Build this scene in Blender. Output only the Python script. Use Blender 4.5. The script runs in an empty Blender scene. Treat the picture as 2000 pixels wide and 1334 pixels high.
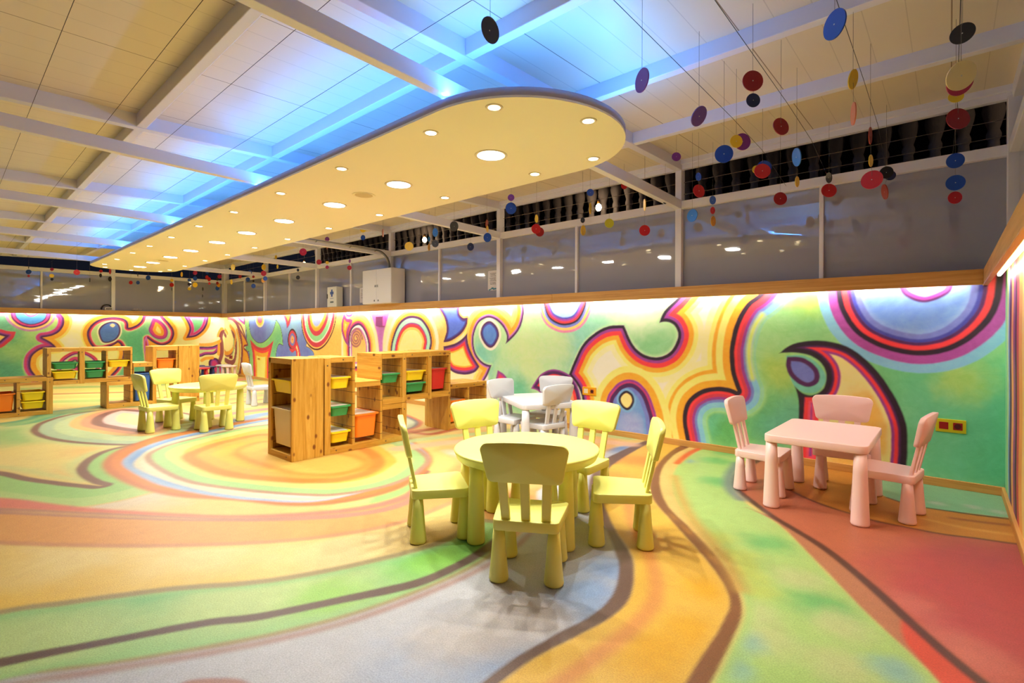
import bpy, bmesh, math, random
import numpy as np
from mathutils import Vector, Matrix

# ------------------------------------------------------------------ camera, world, exposure
SC = bpy.context.scene
COL = SC.collection
YAW = math.atan2(855.4, 976.6)
ROLL = math.atan(.003386)
cam_d = bpy.data.cameras.new('camera')
cam = bpy.data.objects.new('camera', cam_d)
COL.objects.link(cam)
_w = Vector((-math.sin(YAW), math.cos(YAW), 0)); _r0 = Vector((math.cos(YAW), math.sin(YAW), 0)); _u0 = Vector((0, 0, 1))
_r = _r0*math.cos(ROLL) + _u0*math.sin(ROLL); _u = _u0*math.cos(ROLL) - _r0*math.sin(ROLL)
cam.matrix_world = Matrix(((_r.x, _u.x, -_w.x, 0), (_r.y, _u.y, -_w.y, 0), (_r.z, _u.z, -_w.z, 1.15), (0, 0, 0, 1)))
cam_d.sensor_width = 36; cam_d.lens = 976.6/2000*36; cam_d.shift_y = -18.8/2000
cam_d.clip_start = .02
SC.camera = cam
world = bpy.data.worlds.new('night'); SC.world = world; world.use_nodes = True
world.node_tree.nodes['Background'].inputs[0].default_value = (.012, .014, .025, 1)
world.node_tree.nodes['Background'].inputs[1].default_value = .4
SC.view_settings.view_transform = 'Standard'; SC.view_settings.look = 'None'
SC.view_settings.gamma = 1; SC.view_settings.use_curve_mapping = False
SC.view_settings.exposure = 0.36
# lamp powers (watts) and colours used by the lamps' builders below
W_BIG, W_SPOT, W_BLUE, W_LED = 9.5, 50, 9, 3.4
C_WARM, C_SPOT, C_BLUE, C_LED = (1, .98, .93), (1, .955, .86), (.07, .33, 1), (1, .97, .92)

# ------------------------------------------------------------------ helpers
def lin(c):
    return tuple(((v/255)/12.92 if v <= 10.3 else ((v/255+.055)/1.055)**2.4) for v in c[:3])
MATS = {}
def mat(name, rgb, rough=.5, metal=0, spec=.5, emit=0, coat=0):
    if name in MATS: return MATS[name]
    m = bpy.data.materials.new(name); m.use_nodes = True
    b = m.node_tree.nodes['Principled BSDF']
    b.inputs['Base Color'].default_value = (*lin(rgb), 1)
    b.inputs['Roughness'].default_value = rough; b.inputs['Metallic'].default_value = metal
    b.inputs['Specular IOR Level'].default_value = spec
    if coat: b.inputs['Coat Weight'].default_value = coat; b.inputs['Coat Roughness'].default_value = .1
    if emit:
        b.inputs['Emission Color'].default_value = (*lin(rgb), 1); b.inputs['Emission Strength'].default_value = emit
    MATS[name] = m
    return m
def N(m, t): return m.node_tree.nodes.new(t)
def LK(m, a, b): m.node_tree.links.new(a, b)
def bump(m, src, dist, strength=1):
    b = N(m, 'ShaderNodeBump'); b.inputs['Distance'].default_value = dist; b.inputs['Strength'].default_value = strength
    LK(m, src, b.inputs['Height']); LK(m, b.outputs[0], m.node_tree.nodes['Principled BSDF'].inputs['Normal'])
def mix(m, f, a, b, mode='MIX'):
    x = N(m, 'ShaderNodeMix'); x.data_type = 'RGBA'; x.blend_type = mode
    for s, v in ((0, f), (6, a), (7, b)):
        if hasattr(v, 'links'): LK(m, v, x.inputs[s])
        else: x.inputs[s].default_value = v
    return x.outputs[2]
def ramp(m, src, stops):
    r = N(m, 'ShaderNodeValToRGB'); LK(m, src, r.inputs[0])
    e = r.color_ramp.elements
    while len(e) < len(stops): e.new(.5)
    for q, (p, c) in zip(e, stops): q.position = p; q.color = (*c, 1)
    return r.outputs[0]
def noise(m, coord, scale, detail=4, rough=.55, sc=(1, 1, 1), dist=0):
    mp = N(m, 'ShaderNodeMapping'); mp.inputs['Scale'].default_value = sc; LK(m, coord, mp.inputs[0])
    n = N(m, 'ShaderNodeTexNoise'); n.inputs['Scale'].default_value = scale; n.inputs['Detail'].default_value = detail
    n.inputs['Roughness'].default_value = rough; n.inputs['Distortion'].default_value = dist
    LK(m, mp.outputs[0], n.inputs['Vector'])
    return n.outputs['Fac']
def obj_coord(m): return N(m, 'ShaderNodeTexCoord').outputs['Object']
def plastic(name, rgb, rough=.38):
    if name in MATS: return MATS[name]
    m = mat(name, rgb, rough)
    bump(m, noise(m, obj_coord(m), 260, 2), .0006, .35)
    return m
def wood(axis, grooved=False, tone='pine'):
    name = 'wood_%s_%s%s' % (tone, 'xyz'[axis], '_runners' if grooved else '')
    if name in MATS: return MATS[name]
    m = mat(name, (224, 168, 88), .48); co = N(m, 'ShaderNodeNewGeometry').outputs['Position']
    sc = [19, 19, 19]; sc[axis] = 1.1
    g = noise(m, co, 1.0, 8, .72, sc, .9)
    lo, mid, hi = {'pine': ((138, 92, 20), (196, 142, 44), (224, 178, 82)), 'oak': ((172, 120, 52), (206, 152, 76), (226, 178, 104))}[tone]
    col = ramp(m, g, ((.22, lin(lo)), (.46, lin(mid)), (.72, lin(hi))))
    if tone == 'pine':
        mp = N(m, 'ShaderNodeMapping'); s2 = [11.5, 11.5, 11.5]; s2[axis] = 7.0; mp.inputs['Scale'].default_value = s2; LK(m, co, mp.inputs[0])
        v = N(m, 'ShaderNodeTexVoronoi'); v.inputs['Scale'].default_value = 1; LK(m, mp.outputs[0], v.inputs['Vector'])
        k = ramp(m, v.outputs['Distance'], ((.0, (1, 1, 1)), (.12, (.9, .9, .9)), (.2, (0, 0, 0))))
        col = mix(m, k, col, (*lin((116, 58, 18)), 1))
    else:
        s3 = [60, 60, 60]; s3[axis] = 1.5
        col = mix(m, .25, col, ramp(m, noise(m, co, 1, 3, .5, s3), ((.3, lin((150, 96, 40))), (.7, lin((226, 180, 110))))))
    if grooved:
        sx = N(m, 'ShaderNodeSeparateXYZ'); LK(m, co, sx.inputs[0])
        a = N(m, 'ShaderNodeMath'); a.operation = 'WRAP'; LK(m, sx.outputs[2], a.inputs[0]); a.inputs[1].default_value = .112; a.inputs[2].default_value = 0
        l = N(m, 'ShaderNodeMath'); l.operation = 'LESS_THAN'; LK(m, a.outputs[0], l.inputs[0]); l.inputs[1].default_value = .005
        col = mix(m, l.outputs[0], col, (*lin((84, 48, 20)), 1))
    LK(m, col, m.node_tree.nodes['Principled BSDF'].inputs['Base Color'])
    bump(m, g, .002, .25)
    return m

class MB:
    """collects shapes, then links them as one mesh object"""
    def __init__(s): s.v = []; s.f = []; s.sm = []
    def add(s, vs, fs, smooth=False):
        o = len(s.v); s.v += [tuple(v) for v in vs]; s.f += [tuple(i+o for i in f) for f in fs]; s.sm += [smooth]*len(fs)
    def box(s, x0, x1, y0, y1, z0, z1):
        s.add([(x, y, z) for z in (z0, z1) for y in (y0, y1) for x in (x0, x1)],
              [(0, 2, 3, 1), (4, 5, 7, 6), (0, 1, 5, 4), (2, 6, 7, 3), (0, 4, 6, 2), (1, 3, 7, 5)])
    def hexa(s, lo, hi):          # two quads of four corners each
        s.add(list(lo)+list(hi), [(3, 2, 1, 0), (4, 5, 6, 7)]+[(i, (i+1) % 4, (i+1) % 4+4, i+4) for i in range(4)])
    def lathe(s, prof, n=24, c=(0, 0, 0), smooth=True, caps=True):
        vs = []; fs = []
        for r, z in prof:
            for k in range(n):
                a = 2*math.pi*k/n; vs.append((c[0]+r*math.cos(a), c[1]+r*math.sin(a), c[2]+z))
        for i in range(len(prof)-1):
            for k in range(n): fs.append((i*n+k, i*n+(k+1) % n, (i+1)*n+(k+1) % n, (i+1)*n+k))
        s.add(vs, fs, smooth)
        if caps:
            o = len(s.v)-len(vs)
            s.f.append(tuple(o+k for k in reversed(range(n)))); s.sm.append(False)
            s.f.append(tuple(o+(len(prof)-1)*n+k for k in range(n))); s.sm.append(False)
    def prism(s, pts, z0, z1, bev=0, smooth=True):      # outline in xy, optional rounded top and bottom edge
        n = len(pts); cx = sum(p[0] for p in pts)/n; cy = sum(p[1] for p in pts)/n
        def shrink(d):
            out = []
            for i in range(n):
                a, b, c = pts[i-1], pts[i], pts[(i+1) % n]
                tx, ty = c[0]-a[0], c[1]-a[1]; l = math.hypot(tx, ty) or 1
                out.append((b[0]-ty/l*d, b[1]+tx/l*d))
            return out
        rings = [(z0, 0), (z1, 0)] if not bev else [(z0, bev), (z0+bev*.3, bev*.3), (z0+bev, 0), (z1-bev, 0), (z1-bev*.3, bev*.3), (z1, bev)]
        vs = []; fs = []
        for z, d in rings: vs += [(x, y, z) for x, y in (shrink(d) if d else pts)]
        for i in range(len(rings)-1):
            for k in range(n): fs.append((i*n+k, i*n+(k+1) % n, (i+1)*n+(k+1) % n, (i+1)*n+k))
        s.add(vs, fs, smooth); o = len(s.v)-len(vs)
        s.f.append(tuple(o+k for k in reversed(range(n)))); s.sm.append(False)
        s.f.append(tuple(o+(len(rings)-1)*n+k for k in range(n))); s.sm.append(False)
    def tube(s, pts, r, n=8, caps=True):
        pts = [Vector(p) for p in pts]; vs = []; fs = []
        for i, p in enumerate(pts):
            t = (pts[min(i+1, len(pts)-1)]-pts[max(i-1, 0)]).normalized()
            a = t.orthogonal().normalized() if i == 0 else (s._a - t*s._a.dot(t)).normalized()
            s._a = a; b = t.cross(a)
            for k in range(n):
                q = 2*math.pi*k/n; vs.append(p+a*(r*math.cos(q))+b*(r*math.sin(q)))
        for i in range(len(pts)-1):
            for k in range(n): fs.append((i*n+k, i*n+(k+1) % n, (i+1)*n+(k+1) % n, (i+1)*n+k))
        s.add(vs, fs, True)
        if caps:
            o = len(s.v)-len(vs)
            s.f.append(tuple(o+k for k in reversed(range(n)))); s.sm.append(False)
            s.f.append(tuple(o+(len(pts)-1)*n+k for k in range(n))); s.sm.append(False)
    def xf(s, M):
        s.v = [tuple(M @ Vector(v)) for v in s.v]; return s
    def build(s, name, m, parent=None, bevel=0):
        me = bpy.data.meshes.new(name); me.from_pydata(s.v, [], s.f); me.update()
        me.polygons.foreach_set('use_smooth', s.sm)
        bm = bmesh.new(); bm.from_mesh(me); bmesh.ops.recalc_face_normals(bm, faces=bm.faces); bm.to_mesh(me); bm.free()
        me.materials.append(m)
        o = bpy.data.objects.new(name, me); COL.objects.link(o)
        if parent: o.parent = parent
        if bevel:
            b = o.modifiers.new('bevel', 'BEVEL'); b.width = bevel; b.segments = 2; b.limit_method = 'ANGLE'
        return o
def box(name, m, b, parent=None, bevel=0):
    k = MB(); k.box(*b); return k.build(name, m, parent, bevel)
def tag(o, label, cat, group=None):
    o['label'] = label; o['category'] = cat
    if group: o['group'] = group
    return o
def thing(name, label, cat, loc=(0, 0, 0), rz=0, group=None):
    o = bpy.data.objects.new(name, None); COL.objects.link(o); o.location = loc; o.rotation_euler = (0, 0, rz)
    o.empty_display_size = .1
    return tag(o, label, cat, group)
def struct(o): o['kind'] = 'structure'; return o
def dup(root, loc, rz=0, label=None, mats=None, group=None):
    def cp(o, par):
        c = o.copy(); COL.objects.link(c)
        if par: c.parent = par
        for ch in list(o.children):
            cp(ch, c)
        return c
    c = cp(root, None); c.location = loc; c.rotation_euler = (0, 0, rz)
    if label: c['label'] = label
    if group: c['group'] = group
    return c
def recolor(root, m):
    def go(o):
        if o.type == 'MESH' and not o.get('fixed'):
            o.material_slots[0].link = 'OBJECT'; o.material_slots[0].material = m
        for ch in o.children: go(ch)
    go(root)
    return root
def lamp(name, kind, loc, energy, color, parent=None, **k):
    d = bpy.data.lights.new(name, kind); d.energy = energy; d.color = color
    rot = k.pop('rot', (0, 0, 0))
    for a, v in k.items(): setattr(d, a, v)
    o = bpy.data.objects.new(name, d); COL.objects.link(o); o.location = loc; o.rotation_euler = rot
    if parent: o.parent = parent
    return o
def rrect(w, d, r, n=5, ox=0, oy=0):
    pts = []
    for cx, cy, a0 in ((w/2-r, d/2-r, 0), (-w/2+r, d/2-r, 90), (-w/2+r, -d/2+r, 180), (w/2-r, -d/2+r, 270)):
        for k in range(n+1):
            a = math.radians(a0+90*k/n); pts.append((ox+cx+r*math.cos(a), oy+cy+r*math.sin(a)))
    return pts
def beam(name, m, a, b, w, h, bevel=.004):
    """a, b: centre of the underside at both ends; w across, h up"""
    a, b = Vector(a), Vector(b); t = b-a; s = Vector((-t.y, t.x, 0)).normalized()*w/2; up = Vector((0, 0, h))
    k = MB(); k.hexa([a-s, a+s, a+s+up, a-s+up], [b-s, b+s, b+s+up, b-s+up]); return k.build(name, m, None, bevel)

# ------------------------------------------------------------------ painted surfaces
# hand-painted colour fields: closed outlines with colour bands by distance from the outline, brush lines, washes
BACK_PAINT = [
["f",[[53.134,-2.345,1],[-0.037,1.598,1],[-0.033,0.03,1],[53.414,10.776,1]],[[99,[254,236,172]]],0.008],
["f",[[-4.2,2.419,1],[-4.166,1.609],[-4.141,1.385],[-4.234,1.162],[-4.455,0.993,1],[-4.435,1.093],[-4.508,1.216],[-4.646,1.31],[-4.809,1.339],[-4.977,1.258],[-5.064,1.063],[-5.026,0.853],[-4.862,0.722],[-4.712,0.697,1],[-4.784,0.559],[-4.639,-0.229],[-4.584,-2.973,1],[-3.194,-2.41,1],[-3.219,-0.063],[-3.253,0.379],[-3.434,0.639,1],[-3.36,0.807],[-3.239,1.008],[-3.052,1.157],[-2.873,1.22],[-2.703,1.228,1],[-2.675,1.177],[-2.595,1.021],[-2.472,0.918],[-2.324,0.889],[-2.195,0.934],[-2.118,1.03],[-2.091,1.137],[-2.133,1.224],[-2.21,1.261],[-2.289,1.252,1],[-2.239,1.367],[-2.085,1.517],[-1.938,1.687],[-1.66,2.122,1]],[[99,[176,220,170]]],0.008],
["b",[-3.256,1.096],0.35,[104,192,186],0.75],
["b",[-3.401,0.861],0.35,[104,192,186],0.75],
["b",[-4.907,0.808],0.35,[104,192,186],0.75],
["b",[-5.043,0.576],0.35,[104,192,186],0.75],
["b",[-3.853,0.729],0.4,[146,212,186],0.7],
["b",[-3.053,1.256],0.4,[146,212,186],0.7],
["b",[-4.271,0.439],0.4,[146,212,186],0.7],
["b",[-4.116,0.954],0.35,[200,224,160],0.7],
["b",[-3.963,0.607],0.35,[200,224,160],0.7],
["b",[-3.622,0.966],0.35,[200,224,160],0.7],
["b",[-2.252,0.986],0.3,[120,196,140],0.7],
["b",[-2.472,1.023],0.3,[120,196,140],0.7],
["b",[-2.628,1.391],0.3,[226,240,210],0.6],
["b",[-2.444,1.4],0.3,[226,240,210],0.6],
["b",[-4.27,0.378],0.25,[92,184,148],0.7],
["b",[-4.152,0.328],0.25,[92,184,148],0.7],
["f",[[-4.2,2.419,1],[-4.166,1.609],[-4.141,1.385],[-4.234,1.162],[-4.455,0.993,1],[-4.435,1.093],[-4.508,1.216],[-4.646,1.31],[-4.809,1.339],[-4.977,1.258],[-5.064,1.063],[-5.026,0.853],[-4.862,0.722],[-4.712,0.697,1],[-4.784,0.559],[-4.927,0.326],[-4.97,-0.307],[-4.975,-3.939,1],[-17.693,-10.052,1],[-17.846,4.496,1]],[[0.03,[78,40,92]],[0.05,[188,112,196]],[0.11,[250,165,52]],[0.16,[252,196,104]],[0.2,[253,222,122]],[99,[254,238,182]]],0.008],
["b",[-9.467,0.776],0.75,[250,186,92],0.9],
["b",[-9.053,0.993],0.75,[250,186,92],0.9],
["b",[-8.423,0.68],0.75,[250,186,92],0.9],
["b",[-8.755,0.744],0.75,[250,186,92],0.9],
["b",[-8.652,0.932],0.5,[250,190,100],0.85],
["b",[-5.88,1.029],0.5,[250,190,100],0.85],
["b",[-5.806,1.303],0.5,[250,190,100],0.85],
["b",[-7.396,1.461],0.5,[250,190,100],0.85],
["b",[-5.918,0.904],0.5,[250,190,100],0.85],
["b",[-8.51,1.394],0.5,[250,190,100],0.85],
["b",[-5.94,1.429],0.3,[254,236,180],0.8],
["b",[-6.444,1.48],0.3,[254,236,180],0.8],
["b",[-7.201,1.151],0.3,[254,236,180],0.8],
["f",[[-4.75,1.3],[-4.624,1.224],[-4.577,1.099],[-4.645,0.974],[-4.742,0.929],[-4.852,0.986],[-4.927,1.113],[-4.887,1.241]],[[-0.035,None],[0,[236,242,214]],[0.03,[78,40,92]],[0.05,[66,72,168]],[99,[86,132,214]]],0.008],
["f",[[-4.6,0.632,1],[-4.474,0.577],[-4.371,0.462],[-4.35,0.311],[-4.641,0.286]],[[0.03,[142,62,148]],[0.06,[196,62,120]],[99,[228,62,70]]],0.008],
["f",[[-3.757,1.591,1],[-3.739,1.491],[-3.676,1.368],[-3.521,1.305],[-3.362,1.338],[-3.273,1.475],[-3.258,1.569,1]],[[-0.165,None],[-0.135,[214,130,170]],[-0.105,[252,196,104]],[-0.075,[110,124,204]],[-0.05,[44,34,52]],[-0.025,[228,62,70]],[0,[142,62,148]],[0.02,[66,72,168]],[99,[150,180,236]]],0.008],
["f",[[-1.66,2.122,1],[-1.938,1.687],[-2.085,1.517],[-2.239,1.367],[-2.289,1.252,1],[-2.21,1.261],[-2.133,1.224],[-2.091,1.137],[-2.118,1.03],[-2.195,0.934],[-2.324,0.889],[-2.472,0.918],[-2.595,1.021],[-2.675,1.177],[-2.703,1.228,1],[-2.873,1.22],[-3.052,1.157],[-3.239,1.008],[-3.36,0.807],[-3.434,0.639,1],[-3.285,0.471],[-3.236,0.272],[-3.219,-0.063],[-3.194,-2.41,1],[-1.822,-1.746,1],[-1.972,-0.097],[-2.006,0.069],[-2.04,0.289],[-1.987,0.466],[-1.856,0.582],[-1.704,0.626],[-1.582,0.622],[-1.511,0.597,1],[-1.553,0.718],[-1.577,0.841],[-1.577,1.027],[-1.525,1.251],[-1.432,1.421],[-1.319,1.513],[-1.157,1.716],[-0.892,2.113,1]],[[0.035,[44,34,52]],[0.065,[142,62,148]],[0.115,[228,62,70]],[0.165,[250,165,52]],[0.21,[253,222,122]],[0.27,[254,236,172]],[99,[252,242,206]]],0.008],
["f",[[-3.434,0.639,1],[-3.569,0.684],[-3.709,0.686],[-3.871,0.613],[-3.99,0.474],[-4.022,0.425,1],[-3.888,0.395],[-3.814,0.286],[-3.795,-0.143],[-3.766,-2.642,1],[-3.197,-2.412,1],[-3.219,-0.063],[-3.253,0.325],[-3.318,0.523]],[[0.02,[142,62,148]],[0.06,[78,40,92]],[0.1,[228,62,70]],[0.16,[250,150,110]],[99,[252,196,104]]],0.008],
["f",[[-2.889,-2.287,1],[-2.89,-0.082],[-2.891,0.307],[-2.87,0.413],[-2.812,0.495],[-2.74,0.559],[-2.642,0.593],[-2.545,0.573],[-2.451,0.487],[-2.391,0.358],[-2.352,0.216],[-2.331,-0.242],[-2.311,-2.053,1]],[[-0.19,None],[-0.115,[253,222,122]],[-0.04,[250,165,52]],[-0.015,[142,62,148]],[0,[196,62,120]],[0.045,[78,40,92]],[0.09,[110,124,204]],[99,[104,150,214]]],0.008],
["b",[-2.668,0.14],0.2,[150,160,214],0.7],
["b",[-2.585,0.088],0.2,[150,160,214],0.7],
["f",[[-2.669,0.509],[-2.6,0.475],[-2.575,0.402],[-2.613,0.323],[-2.671,0.294],[-2.739,0.336],[-2.768,0.409],[-2.733,0.476]],[[-0.025,None],[0,[120,170,220]],[0.028,[44,34,52]],[99,[250,216,140]]],0.008],
["f",[[-0.892,2.113,1],[-1.157,1.716],[-1.319,1.513],[-1.432,1.421],[-1.525,1.251],[-1.577,1.027],[-1.577,0.841],[-1.553,0.718],[-1.511,0.597,1],[-1.582,0.622],[-1.704,0.626],[-1.856,0.582],[-1.987,0.466],[-2.04,0.289],[-2.006,0.069],[-1.972,-0.097],[-1.822,-1.746,1],[1.216,-1.975,1],[1.206,2.779,1]],[[-0.13,None],[-0.065,[253,222,122]],[0,[250,165,52]],[0.045,[44,34,52]],[0.07,[228,62,70]],[0.1,[196,58,82]],[0.125,[142,62,148]],[0.15,[110,124,204]],[0.2,[126,190,232]],[0.235,[140,204,170]],[99,[148,206,140]]],0.008],
["l",[[-1.296,1.309],[-1.363,1.201],[-1.402,1.055],[-1.407,0.897],[-1.378,0.729]],0.022,[206,222,70],0.03],
["b",[-0.811,1.343],0.35,[100,182,116],0.6],
["b",[-1.106,0.598],0.35,[100,182,116],0.6],
["b",[-1.16,0.29],0.35,[100,182,116],0.6],
["b",[-0.381,0.848],0.35,[100,182,116],0.6],
["b",[-0.172,0.756],0.4,[92,190,136],0.7],
["b",[0.069,0.773],0.4,[92,190,136],0.7],
["b",[0.115,0.455],0.45,[104,196,150],0.85],
["b",[0.249,0.352],0.45,[104,196,150],0.85],
["b",[-0.072,0.24],0.45,[104,196,150],0.85],
["b",[0.274,0.596],0.45,[104,196,150],0.85],
["b",[0.267,0.175],0.25,[84,180,140],0.7],
["b",[0.274,0.476],0.25,[84,180,140],0.7],
["b",[0.069,0.798],0.2,[178,206,80],0.6],
["b",[-0.924,1.449],0.2,[178,206,80],0.6],
["b",[-1.161,0.806],0.2,[178,206,80],0.6],
["b",[-1.715,0.301],0.25,[88,168,100],0.75],
["b",[-1.617,0.213],0.25,[88,168,100],0.75],
["b",[-1.36,0.368],0.25,[88,168,100],0.75],
["b",[-1.829,0.249],0.18,[96,190,170],0.6],
["b",[-1.654,0.485],0.18,[96,190,170],0.6],
["b",[-1.052,0.423],0.2,[92,176,160],0.6],
["b",[-1.215,0.283],0.2,[92,176,160],0.6],
["f",[[-0.602,1.7,1],[-0.593,1.491],[-0.555,1.337],[-0.47,1.212],[-0.339,1.138],[-0.183,1.103],[-0.045,1.139],[0.068,1.234],[0.136,1.356],[0.156,1.49],[0.158,1.637,1]],[[-0.26,None],[-0.19,[126,190,232]],[-0.125,[160,76,160]],[-0.085,[44,34,52]],[-0.05,[228,62,70]],[-0.025,[78,40,92]],[0,[66,72,168]],[0.04,[110,124,204]],[99,[128,164,228]]],0.008],
["b",[-0.383,1.332],0.3,[92,140,220],0.6],
["b",[-0.017,1.361],0.3,[92,140,220],0.6],
["f",[[-0.303,1.649,1],[-0.298,1.496],[-0.246,1.421],[-0.144,1.384],[-0.037,1.425],[0.016,1.485],[0.02,1.623,1]],[[0.02,[78,40,92]],[0.045,[142,62,148]],[0.11,[250,150,180]],[0.14,[250,165,52]],[99,[253,222,122]]],0.008],
["f",[[-1.155,0.964,1],[-1.041,1.054],[-0.86,1.084],[-0.676,1.051],[-0.537,0.957],[-0.414,0.806],[-0.311,0.619],[-0.255,0.447],[-0.245,0.277],[-0.252,0.105],[-0.283,-0.258],[-0.371,-3.098,1],[-1.027,-3.563,1],[-1.029,-0.438],[-1.018,0.145],[-0.996,0.385],[-1.002,0.577],[-1.033,0.691,1],[-0.967,0.625],[-0.89,0.614],[-0.815,0.673],[-0.79,0.783],[-0.822,0.882],[-0.904,0.951],[-1.027,0.974]],[[0.042,[44,34,52]],[0.058,[78,40,92]],[0.082,[228,62,70]],[0.103,[142,62,148]],[99,[250,222,150]]],0.008],
["b",[-0.49,0.541],0.2,[250,165,52],0.7],
["b",[-0.662,0.101],0.2,[250,165,52],0.7],
["b",[-0.467,0.312],0.2,[250,165,52],0.7],
["f",[[-0.95,0.589,1],[-0.846,0.599,1],[-0.844,0.041,1],[-0.972,0.019,1]],[[0.03,[228,62,70]],[0.05,[222,80,110]],[99,[142,62,148]]],0.008],
["f",[[-1.101,0.948,1],[-0.974,0.952],[-0.872,0.902],[-0.803,0.811],[-0.799,0.725],[-0.846,0.649],[-0.915,0.626],[-0.987,0.645],[-1.053,0.722]],[[99,[112,196,180]]],0.008],
["f",[[-1.091,0.939,1],[-0.974,0.934],[-0.884,0.879],[-0.84,0.802],[-0.852,0.721],[-0.916,0.68],[-0.993,0.697],[-1.066,0.766],[-1.1,0.854]],[[0.04,[78,40,92]],[99,[108,122,204]]],0.008],
["f",[[-5.835,1.526,1],[-5.713,1.412],[-5.642,1.289],[-5.629,1.154],[-5.696,1.001,1],[-5.528,1.034],[-5.335,1.131],[-5.229,1.237],[-5.199,1.34,1],[-5.284,1.335],[-5.362,1.39],[-5.385,1.477],[-5.354,1.524,1]],[[-0.036,None],[-0.014,[252,196,104]],[0.022,[78,40,92]],[0.04,[66,72,168]],[99,[84,112,214]]],0.008],
["f",[[-5.71,0.933,1],[-5.474,0.972],[-5.3,1.048],[-5.194,1.132,1],[-5.18,0.991],[-5.096,0.83],[-4.944,0.666,1],[-5.045,0.578],[-5.263,0.53],[-5.49,0.553],[-5.617,0.631],[-5.691,0.762]],[[0.036,[78,40,92]],[0.058,[142,62,148]],[0.101,[228,62,70]],[0.122,[250,165,52]],[0.173,[253,222,122]],[99,[236,230,120]]],0.008],
["f",[[-7.079,0.354,1],[-7.047,0.85],[-6.979,1.07],[-6.833,1.273],[-6.635,1.385],[-6.401,1.403],[-6.196,1.339],[-6.036,1.179],[-5.973,1.003],[-6.005,0.851],[-6.091,0.418,1]],[[-0.158,None],[-0.086,[254,240,200]],[-0.043,[252,196,104]],[0.0,[250,165,52]],[0.043,[78,40,92]],[0.115,[170,222,200]],[0.137,[142,62,148]],[0.187,[228,62,70]],[0.23,[252,196,104]],[99,[250,230,150]]],0.008],
["f",[[-7.722,1.584,1],[-6.993,1.562,1],[-7.178,1.276],[-7.26,1.04],[-7.271,0.788,1],[-7.379,0.785,1],[-7.43,1.066],[-7.543,1.293]],[[99,[188,112,196]]],0.03],
["f",[[-8.375,0.422,1],[-8.398,0.876],[-8.379,1.104],[-8.254,1.27],[-8.036,1.339],[-7.85,1.274],[-7.694,1.093],[-7.629,0.892],[-7.613,0.463,1]],[[-0.216,None],[-0.144,[254,238,190]],[-0.072,[253,222,122]],[-0.029,[252,196,104]],[0.0,[250,165,52]],[0.036,[196,62,120]],[0.079,[78,40,92]],[0.122,[250,246,236]],[0.158,[188,112,196]],[99,[250,190,110]]],0.008],
["l",[[-8.09,1.051],[-8.064,1.038],[-8.058,1.007],[-8.082,0.978],[-8.128,0.974],[-8.168,1.003],[-8.17,1.054],[-8.126,1.094],[-8.057,1.093],[-8.007,1.045],[-8.013,0.976],[-8.078,0.928],[-8.169,0.936],[-8.227,1.003],[-8.211,1.092],[-8.121,1.146],[-8.011,1.125],[-7.949,1.038],[-7.979,0.933],[-8.091,0.876],[-8.222,0.908],[-8.288,1.018],[-8.239,1.141],[-8.099,1.197],[-7.954,1.146],[-7.893,1.015]],0.02,[150,96,100],0.01],
["f",[[-8.51,1.501,1],[-8.596,1.333],[-8.601,1.149],[-8.478,0.951],[-8.274,0.83,1],[-8.37,0.967],[-8.366,1.149],[-8.227,1.329],[-8.283,1.375],[-8.424,1.392]],[[0.036,[142,62,148]],[0.065,[196,62,120]],[0.108,[250,165,52]],[99,[252,196,104]]],0.008],
["f",[[-8.496,1.562,1],[-8.453,1.446],[-8.353,1.414],[-8.242,1.442],[-8.201,1.554,1]],[[0.022,[142,62,148]],[0.043,[196,62,120]],[99,[250,246,236]]],0.008],
["b",[-8.891,0.865],0.3,[188,112,196],0.8],
["b",[-8.92,0.739],0.3,[188,112,196],0.8],
["f",[[-13.114,1.667,1],[-9.997,1.586,1],[-10.11,1.34],[-10.045,1.091],[-9.963,0.927],[-9.991,0.841,1],[-9.794,0.794],[-9.641,0.664],[-9.596,-0.004,1],[-13.098,-0.275,1]],[[0.014,[78,40,92]],[99,[106,140,216]]],0.008],
["b",[-11.261,1.352],0.6,[140,190,235],0.7],
["b",[-10.316,1.398],0.6,[140,190,235],0.7],
["b",[-10.374,1.202],0.6,[140,190,235],0.7],
["b",[-10.107,0.869],0.5,[96,104,200],0.7],
["b",[-10.993,0.706],0.5,[96,104,200],0.7],
["b",[-12.247,1.079],0.5,[96,104,200],0.7],
["f",[[-13.155,1.668,1],[-12.871,1.661,1],[-12.888,1.32],[-12.766,1.06],[-12.473,0.903],[-12.171,0.881],[-11.88,0.958],[-11.565,1.143],[-11.396,1.416,1],[-11.193,1.262],[-11.093,1.085],[-11.043,0.825,1],[-11.24,0.855],[-11.357,0.726],[-11.406,0.53],[-11.418,-0.145,1],[-12.815,-0.253,1],[-12.861,0.523],[-12.902,0.652],[-13.044,0.583],[-13.147,0.678],[-13.107,0.811],[-13.026,0.878],[-13.069,1.173],[-13.152,1.322]],[[0.014,[44,34,52]],[99,[136,204,130]]],0.008],
["b",[-11.191,0.967],0.4,[96,184,150],0.7],
["b",[-13.025,0.747],0.4,[96,184,150],0.7],
["b",[-11.458,0.693],0.4,[96,184,150],0.7],
["f",[[-12.833,0.949,1],[-12.396,0.781],[-11.951,0.775],[-11.522,0.935,1],[-11.631,0.718],[-11.734,0.441],[-11.747,-0.17,1],[-12.599,-0.236,1],[-12.664,0.563],[-12.744,0.754]],[[0.067,[196,58,82]],[0.125,[228,62,70]],[0.216,[250,165,52]],[99,[253,222,122]]],0.008],
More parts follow.
